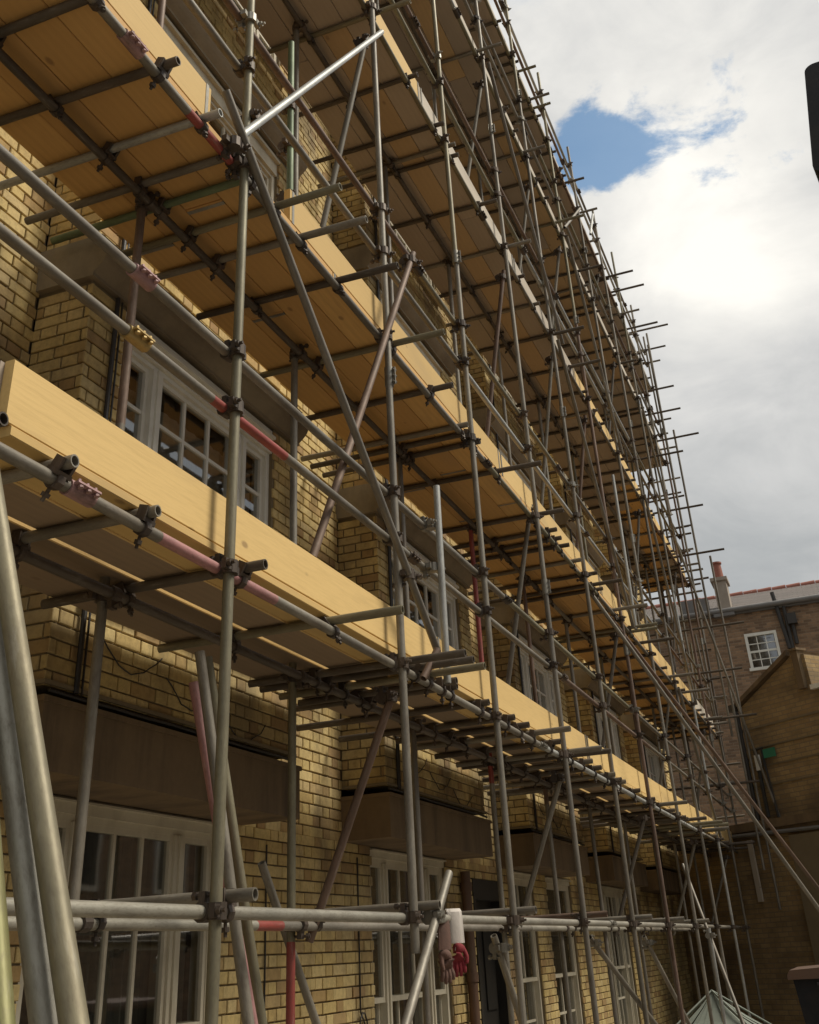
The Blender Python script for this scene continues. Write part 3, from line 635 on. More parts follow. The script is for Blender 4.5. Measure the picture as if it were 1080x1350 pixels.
for i, y in enumerate(IY):
    top = 12.0
    if i == 2:      # silver top end stops below the next platform, green tube beside it
        segs = [(-1.58, 0.12, 'red_paint'), (0.12, 2.95, 'steel_olive'), (2.95, 5.4, 'steel_light')]
        segs = [(-1.58, 0.10, 'red_paint'), (0.10, 1.9, 'steel_olive'), (1.9, 5.75, 'steel'), (5.75, 12.0, 'steel')]
    elif i in (4, 5): segs = [(-1.58, 1.2, 'steel'), (1.2, 3.9, 'steel_rust' if i == 5 else 'red_paint'), (3.9, 12, 'steel')]
    else: segs = [(-1.58, random.uniform(1.5, 3), 'steel'), (0, 12, random.choice(['steel', 'steel_olive', 'steel_rust']))]; segs[1] = (segs[0][1], 12.0, segs[1][2])
    for (za, zb, mt) in segs:
        s = tube('standard', (SI, y, za), (SI, y, zb), mt)
        for dz in DECKS:
            if za < dz <= zb: coupler(s, Vector((SI, y, dz)), 'd', -1)
        if za < 0.17 <= zb: coupler(s, Vector((SI, y, 0.17)), 'd', -1)
# a second, green stained tube beside the first upper inner standard
s = tube('standard', (-2.42, 4.62, 3.52), (-2.42, 4.62, 5.55), 'steel_green'); 
for z in (4.18, 4.62, 4.95): coupler(s, Vector((-2.42, 4.62, z)), 'd')

# ledgers and rails ----------------------------------------------
def run(name, x, z, ys, mats, jit=0.008, sl=None, r=RT):
    pz = z
    for k, (a, b) in enumerate(zip(ys[:-1], ys[1:])):
        nz = z + random.uniform(-jit, jit)
        t = tube(name, (x, a, pz), (x, b, nz), mats[k % len(mats)]); pz = nz
        if k < len(ys)-2 and sl is not None and k < len(sl) and sl[k]: sleeve(t, (x, b, nz), (0, 1, 0), sl[k])
ST = ['steel', 'steel', 'steel_olive', 'steel_rust', 'steel', 'steel_light']
def segs_from(y0, y1, step=4.6):
    ys = [y0]
    while ys[-1] + step*0.6 < y1: ys.append(min(y1, ys[-1] + step*random.uniform(0.8, 1.15)))
    if ys[-1] < y1 - 0.01: ys.append(y1)
    return ys
YE = 21.9
run('ledger', XO, DECKS[0], [1.2, 2.56, 3.02, 3.9, 8.2, 12.9, 17.2, YE], ['steel', 'steel', 'pink_paint', 'steel', 'steel_light', 'steel_light', 'steel'], 0.003, ['pink_plate', None, None, 'coupler_light', 'coupler_light'])
run('ledger', XO, DECKS[1], [1.2, 2.56, 3.0, 3.46, 7.4, 11.6, 16.0, YE], ['steel', 'steel', 'red_paint', 'steel', 'steel_olive', 'steel', 'steel'], 0.003, ['pink_plate', None, None, 'coupler'])
run('guard_rail', XO, 2.065, [1.0, 2.78, 3.32, 3.98, 5.6, 9.2, 13.4, 17.5, YE], ['steel', 'steel', 'red_paint', 'steel', 'steel', 'steel_rust', 'steel', 'steel'], 0.003, ['brass', None, None, 'coupler', 'coupler'])
run('guard_rail', XO, 2.345, [1.0, 2.78, 7.6, 12.4, 17.0, YE], ['steel', 'steel', 'steel_olive', 'steel'], 0.003, ['pink_plate', 'coupler', 'coupler'])
for d in (2, 3, 4):
    ys = segs_from(2.0 + d*0.5, YE); run('ledger', XO, DECKS[d], ys, random.sample(ST, 4), 0.004, ['coupler']*8)
for d in (1, 2, 3, 4):
    for z in RAILS[d]:
        ys = segs_from(1.6 + random.uniform(0, 1), YE); run('guard_rail', XO, z, ys, [random.choice(ST) for _ in range(6)], 0.01, ['coupler']*8)
for d in range(5):
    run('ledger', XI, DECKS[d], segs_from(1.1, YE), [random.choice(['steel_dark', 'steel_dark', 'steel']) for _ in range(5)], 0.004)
run('ledger', XI, 7.5, segs_from(4.0, YE), ['steel'], 0.01)
run('ledger', XI, 10.1, segs_from(4.0, YE), ['steel'], 0.01)
# long rails at the foot
run('foot_rail', XO, 0.17, [2.3, 5.28, 9.9, 14.6, 19.8], ['steel_foot', 'steel_foot', 'steel_foot', 'steel'], 0.0, [None, 'coupler_light', 'coupler_light'])
run('foot_rail', XI, 0.165, [2.75, 4.75, 5.0, 9.3, 13.9, 18.6], ['steel_foot', 'red_paint', 'steel', 'steel_foot', 'steel'], 0.0)
for (y, x0, x1, mt, dz) in ((3.58, -3.1, -1.98, 'steel', 0.05), (5.38, -3.35, -1.97, 'steel', 0.05), (7.02, -3.3, -1.93, 'steel', 0.05), (8.86, -3.3, -1.9, 'steel_rust', 0.05), (10.75, -3.3, -1.9, 'steel', 0.05), (12.7, -3.2, -1.9, 'steel', 0.05), (14.6, -3.2, -1.9, 'steel', 0.05)):
    t = tube('foot_transom', (x0, y, 0.17 + dz), (x1, y + random.uniform(-0.04, 0.04), 0.17 + dz), mt); clip(t, XO, y, 0.17); clip(t, XI, y, 0.17)

# transoms --------------------------------------------------------
D1 = [(2.10, -2.02, -2.8), (2.44, -2.03, -3.06), (2.92, -2.04, -3.07), (3.60, -1.98, -3.06), (4.49, -1.74, -3.05), (5.39, -1.74, -3.05), (5.56, -1.75, -3.06), (5.76, -1.75, -3.06), (5.99, -2.0, -3.05), (6.14, -2.05, -3.41),
      (6.71, -2.03, -3.42), (7.29, -2.03, -3.36), (7.62, -2.02, -3.05), (7.96, -1.80, -3.06), (8.45, -2.0, -3.05), (8.97, -1.79, -3.05), (9.13, -1.75, -3.05), (9.55, -2.0, -3.05), (10.0, -2.02, -3.4), (10.5, -2.0, -3.4)]
D2 = [(2.32, -2.02, -3.3), (2.76, -2.00, -3.3), (3.12, -2.0, -3.3), (3.40, -2.04, -3.33), (3.58, -2.05, -3.32), (3.84, -1.72, -3.05), (4.15, -1.71, -3.03), (4.62, -1.72, -3.03), (5.43, -1.73, -3.04), (6.13, -1.92, -3.40),
      (6.78, -2.03, -3.41), (6.92, -2.04, -3.41), (7.10, -2.04, -3.40), (7.72, -1.72, -3.05), (8.85, -1.82, -3.04), (9.3, -2.0, -3.05), (9.55, -2.02, -3.05), (9.78, -2.0, -3.05), (10.3, -2.0, -3.4), (10.8, -1.95, -3.4)]
def fill(lst, start):
    y = start
    while y < YE - 0.2:
        e = -2.02 if random.random() < 0.72 else random.uniform(-1.82, -1.65)
        inb = any(a - 0.05 < y < b + 0.05 for (a, b) in BAYS)
        lst.append((y, e, -3.05 if inb else -3.40)); y += random.choice((0.2, 0.45, 0.62, 0.75, 0.9))
D3 = [(3.2, -2.0, -3.05), (4.3, -2.0, -3.05), (5.35, -1.77, -3.05), (6.1, -2.0, -3.4), (6.75, -2.0, -3.4), (7.05, -2.0, -3.4), (7.2, -2.02, -3.4), (8.0, -1.9, -3.05), (8.8, -1.78, -3.05)]
D4 = [(4.8, -2.0, -3.05), (6.9, -2.0, -3.4), (7.6, -2.0, -3.05), (8.65, -1.78, -3.05)]
D5 = [(5.2, -2.0, -3.05), (7.0, -2.0, -3.4), (8.8, -2.0, -3.05)]
fill(D1, 10.9); fill(D2, 11.2); fill(D3, 9.4); fill(D4, 9.7); fill(D5, 10.0)
for d, lst in enumerate((D1, D2, D3, D4, D5)):
    for (y, xe, xi) in lst:
        z = DECKS[d] + 0.05; dy = random.uniform(-0.03, 0.03)
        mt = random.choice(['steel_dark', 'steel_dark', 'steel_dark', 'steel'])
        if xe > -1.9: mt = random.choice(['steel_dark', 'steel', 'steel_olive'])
        if d == 1 and abs(y - 3.12) < 0.01: mt = 'steel_light'
        if d == 1 and abs(y - 3.58) < 0.01: mt = 'steel_green'
        t = tube('transom', (xi, y + dy, z), (xe, y, z + random.uniform(-0.004, 0.004)), mt)
        if y < 14: clip(t, XO, y, DECKS[d]); clip(t, XI, y + dy*0.4, DECKS[d])
# stub tubes sticking out at the far end of the scaffolding
for (y, x1, z) in ((19.0, -1.45, 11.05), (20.4, -1.35, 11.75), (20.6, -1.5, 10.35), (20.5, -1.45, 9.75), (20.7, -1.2, 9.2), (19.6, -1.5, 8.4), (20.6, -1.4, 7.6), (20.2, -1.15, 6.5), (20.7, -1.1, 5.2), (20.6, -1.3, 4.35), (20.4, -1.2, 3.48), (20.6, -1.4, 2.4), (16.9, -1.55, 11.05), (17.5, -1.45, 11.07)):
    tube('transom', (-3.0, y, z), (x1, y, z), 'steel_dark')

for zr in [z for d in (1, 2, 3, 4) for z in RAILS[d]]:
    tube('end_rail', (-3.05, YE - 0.1, zr + 0.05), (-1.85 + random.uniform(-0.1, 0.35), YE - 0.1, zr + 0.05), random.choice(['steel', 'steel_dark']))
for (x, z0, z1) in ((-2.68, 1.2, 11.8), (-2.35, 3.3, 9.4), (-2.0, 5.2, 12.2)): tube('end_upright', (x, YE + 0.02, z0), (x, YE + 0.02, z1), 'steel')
rnd = random.Random(5)
for k in range(16):
    x = rnd.uniform(-3.0, -1.95); y = rnd.uniform(20.9, 23.0); z0 = rnd.uniform(1.4, 8.0)
    tube('end_upright', (x, y, z0), (x + rnd.uniform(-0.1, 0.1), y + rnd.uniform(-0.2, 0.2), z0 + rnd.uniform(1.8, 3.6)), rnd.choice(['steel', 'steel_dark', 'steel_olive']))
for k in range(20):
    z = 1.6 + k*0.45; y = rnd.uniform(21.2, 23.2); tube('end_rail', (-3.3, y, z), (rnd.uniform(-2.05, -1.75), y, z + 0.02), rnd.choice(['steel', 'steel_dark']))
# ledger braces (crosswise) and face braces ----------------------
for (y, pairs) in ((5.33, [(1.25, 0.10), (4.55, 1.55), (6.2, 4.0), (8.9, 6.6)]), (8.95, [(1.25, 0.1), (3.6, 1.5), (6.25, 3.6), (9.0, 6.6)]), (10.98, [(8.95, 6.5), (6.3, 3.6)]), (12.65, [(1.25, 0.1), (3.3, 1.5), (6.2, 3.6), (9.0, 6.6)]), (16.5, [(1.25, 0.1), (3.3, 1.5), (6.2, 3.6), (9.0, 6.6), (10.9, 9.3)]), (20.2, [(1.25, 0.1), (3.3, 1.5), (6.2, 3.6), (9.0, 6.6)])):
    for (zt, zb) in pairs:
        yo = y
        if y < 6 and abs(zt - 4.55) < 0.01: p, q = (-1.945, 5.54, 4.20), (-2.2, 4.475, 1.74)
        else: p, q = (-2.14, yo, zt), (-2.66, yo + 0.03, zb)
        b_ = tube('brace', p, q, random.choice(['steel', 'steel_rust', 'steel']))
        coupler(b_, Vector(p) + (Vector(q)-Vector(p))*0.03, 'd')
fb = tube('brace', (-2.0, 3.15, 3.62), (-1.995, 5.66, 1.52), 'steel'); coupler(fb, Vector((-2.03, 3.30, 3.42)), 'd'); coupler(fb, Vector((-2.0, 5.28, 1.85)), 'd')
fb = tube('brace', (-2.0, 3.32, 3.48), (-2.0, 5.29, 6.13), 'steel_light'); coupler(fb, Vector((-2.04, 3.50, 3.74)), 'd')
fb = tube('brace', (-1.97, 5.60, 1.50), (-2.03, 5.50, 1.33), 'steel_rust')
for (p, q, mt) in (((-2.0, 10.7, 6.3), (-2.0, 13.0, 3.4), 'steel'), ((-2.0, 8.8, 9.1), (-2.0, 11.0, 6.4), 'steel'), ((-2.0, 12.6, 9.1), (-2.0, 14.6, 6.4), 'steel'), ((-2.0, 14.4, 10.9), (-2.0, 12.5, 9.2), 'steel'),
                   ((-2.0, 16.4, 6.4), (-2.0, 18.4, 3.4), 'steel'), ((-2.0, 16.0, 11.9), (-2.0, 15.2, 10.9), 'steel_light'), ((-2.0, 18.3, 9.1), (-2.0, 20.3, 6.4), 'steel'), ((-2.0, 16.4, 3.3), (-2.0, 18.4, 1.4), 'steel')):
    tube('brace', p, q, mt)
# short bright upright clamped to the guard rails, and one further along
s = tube('upright', (-2.0, 5.86, 2.60), (-2.0, 5.82, 1.36), 'steel_light'); coupler(s, Vector((-2.05, 5.85, 2.345)), 'l'); coupler(s, Vector((-2.05, 5.84, 2.065)), 'l')
s = tube('upright', (-2.0, 13.3, 5.55), (-2.0, 13.2, 3.42), 'steel_light')
# end uprights and raking shores
for (x, y, z0, z1) in ((-1.72, 20.7, 3.2, 9.4), (-1.5, 20.75, 0.4, 6.6), (-1.9, 20.8, 6.0, 11.9), (-1.62, 20.6, 1.0, 4.2)): tube('upright', (x, y, z0), (x + 0.02, y + 0.05, z1), 'steel')
tube('raking_shore', (-2.18, 11.2, 3.47), (0.355, 14.0, -1.58), 'steel'); tube('raking_shore', (-2.16, 12.4, 3.40), (0.52, 16.83, -1.58), 'steel_rust')
tube('raking_shore', (-2.0, 19.8, 6.8), (-1.2, 21.0, 1.75), 'steel')

# braces at the foot
for (p, q, mt) in (((-2.85, 5.2, 0.46), (-2.62, 6.5, -1.58), 'steel'), ((-2.0, 5.64, 0.37), (-1.93, 4.0, -0.95), 'steel'), ((-2.28, 7.2, 0.10), (-2.1, 8.2, -1.58), 'steel'), ((-2.28, 9.85, 0.08), (-1.7, 12.5, -1.58), 'steel'), ((-2.2, 15.27, 0.88), (-1.45, 13.9, -1.58), 'steel'), ((-1.9, 14.45, 0.14), (-1.9, 14.45, -1.58), 'steel_light'), ((-2.3, 12.4, 0.08), (-1.9, 14.0, -1.58), 'steel')):
    b_ = tube('foot_brace', p, q, mt); d = (Vector(q)-Vector(p)).normalized(); 
    if p[0] > -2.5 and p[1] > 6 and p[2] < 0.3: coupler(b_, Vector(p) + d*0.08 + Vector((0.03, 0, 0)), 'l')
coupler(scaf, Vector((-1.99, 5.42, 0.17)), 'l')

# platforms: individual boards ------------------------------------
# deck boards carry galvanised end hoops as their own piece
def board(par, name, x0, x1, y0, y1, z0, z1, mat, tilt=0.0, edge=None):
    w, l, h = x1-x0, y1-y0, z1-z0; e = 0.004
    m = MB(); pts = [(-w/2, e), (-w/2 + e, 0), (w/2 - e, 0), (w/2, e), (w/2, h - e), (w/2 - e, h), (-w/2 + e, h), (-w/2, h - e)]
    m.prism(pts, -l/2, l/2, 'y')
    mw = Matrix.Translation(((x0+x1)/2, (y0+y1)/2, z0)) @ Matrix.Rotation(tilt, 4, 'X')
    me = m.mesh(name, [mat, edge or mat])
    if edge:
        for p_ in me.polygons:
            if abs(p_.normal.x) > 0.6: p_.material_index = 1
    return mesh_obj(name, me, par, mw)
def hoop(par, x0, x1, y, z0, z1):
    m = MB(); t = 0.0015; m.box(x0 - t, x1 + t, y - 0.012, y + 0.012, z0 - t, z1 + t); part('end_hoop', m, 'coupler_light', par)
YS = 2.24
for d, z in enumerate(DECKS):
    pf = thing('tmp', '', '', (-2.57, YS, z + 0.075)); bpy.data.objects.remove(pf)
    pm = Matrix.Translation((-2.57, 2.0, z + 0.075)); pe = bpy.data.objects.new('platform', None); COL.objects.link(pe); pe.empty_display_size = 0.1; place(pe, scaf, pm)
    zb = z + 0.0755
    xs = [(-2.338, -2.123), (-2.557, -2.342), (-2.776, -2.561), (-2.995, -2.780)]
    if d == 0: xs = [(-2.338, -2.123), (-2.561, -2.346), (-2.806, -2.591), (-3.026, -2.811)]
    for k, (xa, xb) in enumerate(xs):
        y = YS if d == 0 else (1.0 + 0.4*d)
        first = True
        while y < YE:
            ln = 3.9 if not first or d == 0 else 3.9 - (k*0.9 + d*0.7) % 2.0
            y2 = min(y + ln, YE + 0.2)
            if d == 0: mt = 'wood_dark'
            elif d == 1: mt = 'wood_deck' if random.random() < 0.93 or y < 8 else 'wood_old'
            elif d == 2: mt = 'wood_mid' if random.random() < (0.28 if y < 10 else 0.12) else 'wood_old'
            else: mt = 'wood_mid' if random.random() < 0.10 else 'wood_old'
            if d == 2 and y > 15: mt = random.choice(['wood_deck', 'wood_old'])
            if k == 0 and d == 0: mt = 'wood_new'
            bo = board(pe, 'scaffold_board', xa, xb, y + 0.004, y2 - 0.004, zb + random.uniform(0, 0.003), zb + 0.038, mt, 0.0, 'wood_new' if d == 0 else None)  # lowest deck: yellow edge colour stands for light falling through the gaps
            if y < 9 and d < 2 and y > 2.3: hoop(bo, xa, xb, y + 0.03, zb, zb + 0.040)
            y = y2; first = False
# toe boards
toes = {0: [(2.22, 6.1, 'wood_new'), (6.11, 10.0, 'wood_new'), (10.01, 13.9, 'wood_new'), (13.91, 17.8, 'wood_new'), (17.81, 21.9, 'wood_new')],
        1: [(0.2, 3.22, 'wood_new'), (4.06, 7.95, 'wood_new'), (7.96, 11.85, 'wood_new'), (11.86, 15.7, 'wood_new'), (15.71, 19.3, 'wood_new'), (19.31, 21.9, 'wood_pale')],
        2: [(2.6, 6.5, 'wood_new'), (6.51, 9.4, 'wood_pale'), (9.41, 12.2, 'wood_pale'), (12.21, 16.1, 'wood_new'), (16.11, 21.9, 'wood_new')],
        3: [(4.3, 8.2, 'wood_pale'), (8.21, 12.1, 'wood_pale'), (12.11, 16.0, 'wood_pale'), (16.01, 21.9, 'wood_pale')],
        4: [(5.3, 9.2, 'wood_pale'), (9.21, 13.1, 'wood_pale'), (13.11, 17.0, 'wood_pale'), (17.01, 21.9, 'wood_pale')]}
for d, lst in toes.items():
    for (a, b, mt) in lst:
        z0 = DECKS[d] + 0.119; w = 0.038
        m = MB(); l = b-a; m.prism([(0, 0.003), (0.003, 0), (w-0.003, 0), (w, 0.003), (w, 0.215), (w-0.003, 0.218), (0.003, 0.218), (0, 0.215)], -l/2, l/2, 'y')
        o = mesh_obj('toe_board', m.mesh('toe_board', mt), scaf, Matrix.Translation((-2.163 + random.uniform(-0.008, 0.0), (a+b)/2, z0 + random.uniform(0, 0.004))) @ Matrix.Rotation(random.uniform(-0.0015, 0.0015), 4, 'X'))
for d, lst in toes.items():
    if d > 2: continue
    for (a, b, mt) in lst:
        for y_ in (a + 0.035, b - 0.035):
            if 2.6 < y_ < 13:
                m = MB(); z0 = DECKS[d] + 0.118; m.box(-2.174, -2.1225, y_ - 0.012, y_ + 0.012, z0, z0 + 0.222); part('end_hoop', m, 'coupler_light', scaf)
# end toe board across platform one
m = MB(); m.box(-2.9, -2.166, 2.20, 2.236, DECKS[0] + 0.119, DECKS[0] + 0.33); part('toe_board', m, 'wood_old', scaf)

# ------------------------------------------------------------------ loose tubes
def loose(name, p, q, mat, label, group=None, seg=20, r=RT):
    p, q = Vector(p), Vector(q); d = q - p
    mw = Matrix.Translation(p) @ d.to_track_quat('Z', 'Y').to_matrix().to_4x4() @ Matrix.Diagonal((1, 1, d.length/round(d.length, 2), 1))
    o = mesh_obj(name, tube_mesh(d.length, mat, seg, r), None, mw); tag(o, label, 'steel tube', group); return o
def two(p, q, k0, k1): p, q = Vector(p), Vector(q); return p + (q-p)*k0, p + (q-p)*k1
G1 = 'loose scaffold tubes leaning in the near left corner'
a, b = two((-1.146, 1.526, -0.059), (-1.329, 1.583, 0.341), -3.0, 4.0); loose('scaffold_tube', a, b, 'steel_olive', 'rightmost thick olive grey tube of the bundle leaning in the near left corner', G1)
a, b = two((-1.215, 1.545, -0.059), (-1.395, 1.60, 0.350), -3.0, 3.6); loose('scaffold_tube', a, b, 'steel_foot', 'paler silver tube second from the right in the near left bundle', G1)
a, b = two((-1.235, 1.47, -0.055), (-1.41, 1.545, 0.345), -3.0, 3.2); loose('scaffold_tube', a, b, 'steel_near', 'yellowish green stained tube left of the silver one at the near left edge', G1)
a, b = two((-1.33, 1.53, -0.055), (-1.50, 1.60, 0.34), -3.0, 2.8); loose('scaffold_tube', a, b, 'steel', 'leftmost grey tube in the bottom left corner, cut off by the picture edge', G1)
G2 = 'loose tubes leaning behind the nearest standard'
loose('scaffold_tube', (-2.50, 3.93, 1.07), (-2.02, 4.30, -1.6), 'pink_paint', 'faded pink tube, lowest topped of three leaning behind the nearest upright', G2, 14)
loose('scaffold_tube', (-2.42, 3.84, 1.17), (-2.02, 4.14, -1.6), 'steel', 'grey tube with a dark collar near its top leaning behind the nearest upright', G2, 14)
loose('scaffold_tube', (-2.48, 4.00, 1.19), (-2.12, 4.46, -1.6), 'steel_olive', 'olive grey tube, furthest right of three leaning behind the nearest upright', G2, 14)

# ------------------------------------------------------------------ work gloves over the foot rail
def glove(label, mats, base, rz, hand=1, L_=0.17, splay=1.0):
    t = thing('work_glove', label, 'glove', base, rz, 'work gloves hanging on the foot rail')
    T = W[t.name] @ Matrix.Scale(0.98, 4)
    def add(name, mb, mat): mb.v = [tuple(v) for v in mb.v]; mesh_obj(name, mb.mesh(name, mat, True), t, T.copy())
    # cuff: ribbed flattened sleeve draped over the rail and hanging down
    c = MB(); seg = 28; prof = []
    path = [(-0.030, -0.05, 0.036), (-0.034, 0.0, 0.037), (-0.022, 0.026, 0.038), (0.004, 0.034, 0.039), (0.026, 0.018, 0.040), (0.032, -0.02, 0.041), (0.033, -0.08, 0.042), (0.032, -0.13, 0.044)]
    n0 = 0
    for (x, z, w) in path:
        for i in range(seg):
            a = 2*math.pi*i/seg; rb = 1 + 0.06*math.cos(a*14); c.v.append((x + 0.011*math.sin(a)*rb, w*math.cos(a)*rb, z))
    for k in range(len(path)-1):
        for i in range(seg): c.f.append((k*seg+i, k*seg+(i+1) % seg, (k+1)*seg+(i+1) % seg, (k+1)*seg+i)); c.mi.append(0)
    c.f.append(tuple(range(seg))); c.mi.append(0)
    add('cuff', c, mats[0])
    # hand: skinned palm with five bent fingers
    vs = [(0.032, 0, -0.125), (0.034, 0, -0.16), (0.036, 0, -0.20)]; es = [(0, 1), (1, 2)]; rad = [(0.018, 0.042), (0.02, 0.046), (0.02, 0.044)]
    for i, (yy, ln) in enumerate(((-0.028, 0.062), (-0.0095, 0.074), (0.0095, 0.072), (0.027, 0.056))):
        k = len(vs); vs += [(0.036, yy, -0.212), (0.040 + 0.004*i, yy*1.12*splay, -0.212 - ln*0.5), (0.030 + 0.006*i, yy*1.15*splay, -0.212 - ln)]; es += [(2, k), (k, k+1), (k+1, k+2)]; rad += [(0.0125, 0.0125), (0.012, 0.012), (0.0105, 0.0105)]
    k = len(vs); vs += [(0.045, hand*0.036, -0.165), (0.056, hand*0.046, -0.195), (0.060, hand*0.040, -0.228)]; es += [(1, k), (k, k+1), (k+1, k+2)]; rad += [(0.014, 0.014), (0.012, 0.012), (0.010, 0.010)]
    me = bpy.data.meshes.new('hand'); me.from_pydata(vs, es, []); o = bpy.data.objects.new('hand', me); COL.objects.link(o)
    bm = bmesh.new(); bm.from_mesh(me); bm.to_mesh(me); bm.free()
    sk = o.modifiers.new('skin', 'SKIN'); sk.use_smooth_shade = True
    for i, rr in enumerate(rad): me.skin_vertices[0].data[i].radius = rr
    me.skin_vertices[0].data[0].use_root = True
    ss = o.modifiers.new('sub', 'SUBSURF'); ss.levels = 2; ss.render_levels = 2
    me.materials.append(M[mats[1]]); place(o, t, T.copy())
    return t
g1 = glove('red rubber glove with white ribbed cuff hanging over the foot rail', ['knit', 'rubber'], (-2.085, 5.90, 0.185), R(-52))
g2 = glove('dirty brown glove hanging behind the red and white glove on the foot rail', ['dirtyglove', 'dirtyglove'], (-2.125, 5.80, 0.158), R(-30), -1)
# curl printed in white on the red glove's back
m = MB(); pts = [Vector((0.058, 0.012*math.cos(t_) - 0.005, -0.160 + 0.016*math.sin(t_))) for t_ in [0.6 + k*0.45 for k in range(11)]]
for p_, q_ in zip(pts[:-1], pts[1:]): m.cyl(p_, q_, 0.0022, 6)
mesh_obj('printed_mark', m.mesh('printed_mark', 'knit', True), g1, W[g1.name] @ Matrix.Scale(0.98, 4))

# ------------------------------------------------------------------ end of the yard
UA = math.atan2(-0.6176, 0.7865); O = (-2.44, 21.8)
TU = Matrix.Translation((O[0], O[1], 0)) @ Matrix.Rotation(UA, 4, 'Z')     # local x along the wall, local -y faces the camera
def lpart(name, mb, mat, parent, smooth=False):  # vertices in wall-local space
    return mesh_obj(name, mb.mesh(name, mat, smooth), parent, TU @ Matrix())
yw = thing('yard_wall', 'grimy buff brick wall with dark stone coping closing the end of the yard', 'wall', (O[0], O[1], -1.6), UA)
m = MB(); m.box(-2.2, 5.5, 0.0, 0.35, -1.6, 1.55); lpart('brick_face', m, 'brick_buff', yw)
m = MB(); m.box(-2.2, 5.5, -0.10, 0.40, 1.66, 1.80); m.box(-2.2, 5.5, -0.05, 0.38, 1.55, 1.66); lpart('coping', m, 'slab', yw)
m = MB(); m.box(1.78, 2.5, -0.12, -0.002, -1.6, 1.5); lpart('pier', m, 'mortar', yw)
m = MB(); m.cyl((0.2, -0.13, 1.62), (5.4, -0.13, 1.47), 0.03, 8); lpart('pipe', m, 'lead', yw, True)
m = MB(); m.box(0.80, 0.90, -0.10, -0.06, 0.55, 1.52); o = lpart('leaning_batten', m, 'wood_pale', yw)
hs = thing('outbuilding', 'low buff brick outbuilding with a sloping coping and black drainpipes above the yard wall', 'building', tuple((TU @ Vector((2.5, 1.5, 1.8)))), UA)
m = MB(); m.prism([(1.0, 1.80), (5.5, 1.80), (5.5, 3.72), (2.80, 3.72), (2.78, 4.36), (2.50, 4.40), (1.03, 3.74)], 0.12, 3.5, 'y'); lpart('wall', m, 'brick_buff', hs)
m = MB(); m.prism([(0.93, 3.72), (2.46, 4.40), (2.50, 4.50), (0.93, 3.80)], 0.02, 3.5, 'y'); lpart('sloping_coping', m, 'slab', hs)
m = MB(); m.box(2.57, 2.71, 0.03, 0.22, 3.78, 4.44); m.box(2.54, 2.74, 0.0, 0.26, 4.44, 4.48); lpart('parapet_pier', m, 'slab', hs)
m = MB(); m.box(2.83, 5.5, 0.02, 0.5, 3.72, 3.80); lpart('sill', m, 'white', hs)
for z in (2.68, 3.00, 3.34, 2.36): 
    m = MB(); m.box(1.02, 5.5, 0.10, 0.118, z, z + 0.022); lpart('string_course', m, 'mortar', hs)
m = MB(); m.cyl((1.05, 0.02, 1.82), (1.05, 0.02, 3.66), 0.042, 10); m.cyl((1.05, 0.02, 3.6), (0.98, 0.02, 3.76), 0.05, 10); m.box(0.92, 1.06, -0.05, 0.08, 3.70, 3.82)
for z in (2.1, 2.8, 3.3): m.cyl((1.05, 0.02, z), (1.05, 0.02, z + 0.06), 0.052, 10)
lpart('drainpipe', m, 'pipe', hs, True)
m = MB(); m.cyl((1.50, 0.05, 1.82), (1.43, 0.05, 2.98), 0.022, 8); m.cyl((1.28, 0.05, 1.85), (1.28, 0.05, 2.96), 0.035, 8); m.cyl((1.24, 0.05, 2.98), (1.46, 0.05, 2.98), 0.022, 8); lpart('drainpipe', m, 'pipe', hs, True)
m = MB(); m.box(1.47, 1.74, 0.03, 0.055, 2.80, 2.95); o = lpart('sign', m, 'green', hs); 
m = MB(); m.box(1.27, 1.36, 0.0, 0.06, 2.62, 2.88); lpart('white_cap', m, 'white', hs)

fb_ = thing('rear_building', 'brown brick building with slate roof and red ridge tiles behind the yard', 'building', (0, 34, -1.6))
m = MB(); WY = 32.0
for (xa, xb, za, zb) in ((-8, -1.74, -1.6, 8.30), (-0.92, 8, -1.6, 8.30), (-1.74, -0.92, -1.6, 6.68), (-1.74, -0.92, 7.66, 8.30)): m.box(xa, xb, WY, WY + 0.3, za, zb)
part('wall', m, 'brick_brown', fb_)
m = MB(); m.prism([(WY - 0.12, 8.44), (WY + 3.2, 9.72), (WY + 6.4, 8.44)], -8, 8, 'x'); part('roof', m, 'slate', fb_)
# slate courses on the visible slope
m = MB(); sl = Vector((0, 3.32, 1.28)).normalized(); nn = Vector((0, -1.28, 3.32)).normalized()
for k in range(13):
    a = Vector((0, WY - 0.12, 8.44)) + sl*(k*0.268); b = a + sl*0.27
    y0_, z0_ = (a + nn*0.014)[1:]; y1_, z1_ = (b + nn*0.006)[1:]
    xx = -8 + (k % 2)*0.15
    while xx < 8:
        m.quad((xx, y0_, z0_), (xx + 0.29, y0_, z0_), (xx + 0.29, y1_, z1_), (xx, y1_, z1_)); m.quad((xx, y0_, z0_), (xx + 0.29, y0_, z0_), (xx + 0.29, y0_ + 0.012, z0_ - 0.010), (xx, y0_ + 0.012, z0_ - 0.010)); xx += 0.30
rs = part('roof_slates', m, 'slate', fb_); rs['kind'] = 'stuff'
for k in range(36):
    m = MB(); x = -8 + k*0.45; m.cyl((x, WY + 3.2, 9.70), (x + 0.435, WY + 3.2, 9.72), 0.11, 10); part('ridge_tile', m, 'terracotta', fb_, True)
m = MB(); m.cyl((-8, WY - 0.16, 8.40), (8, WY - 0.16, 8.40), 0.075, 10); part('gutter', m, 'lead', fb_, True)
m = MB(); m.box(-8, 8, WY - 0.1, WY, 8.28, 8.42); part('eaves_board', m, 'lead', fb_)
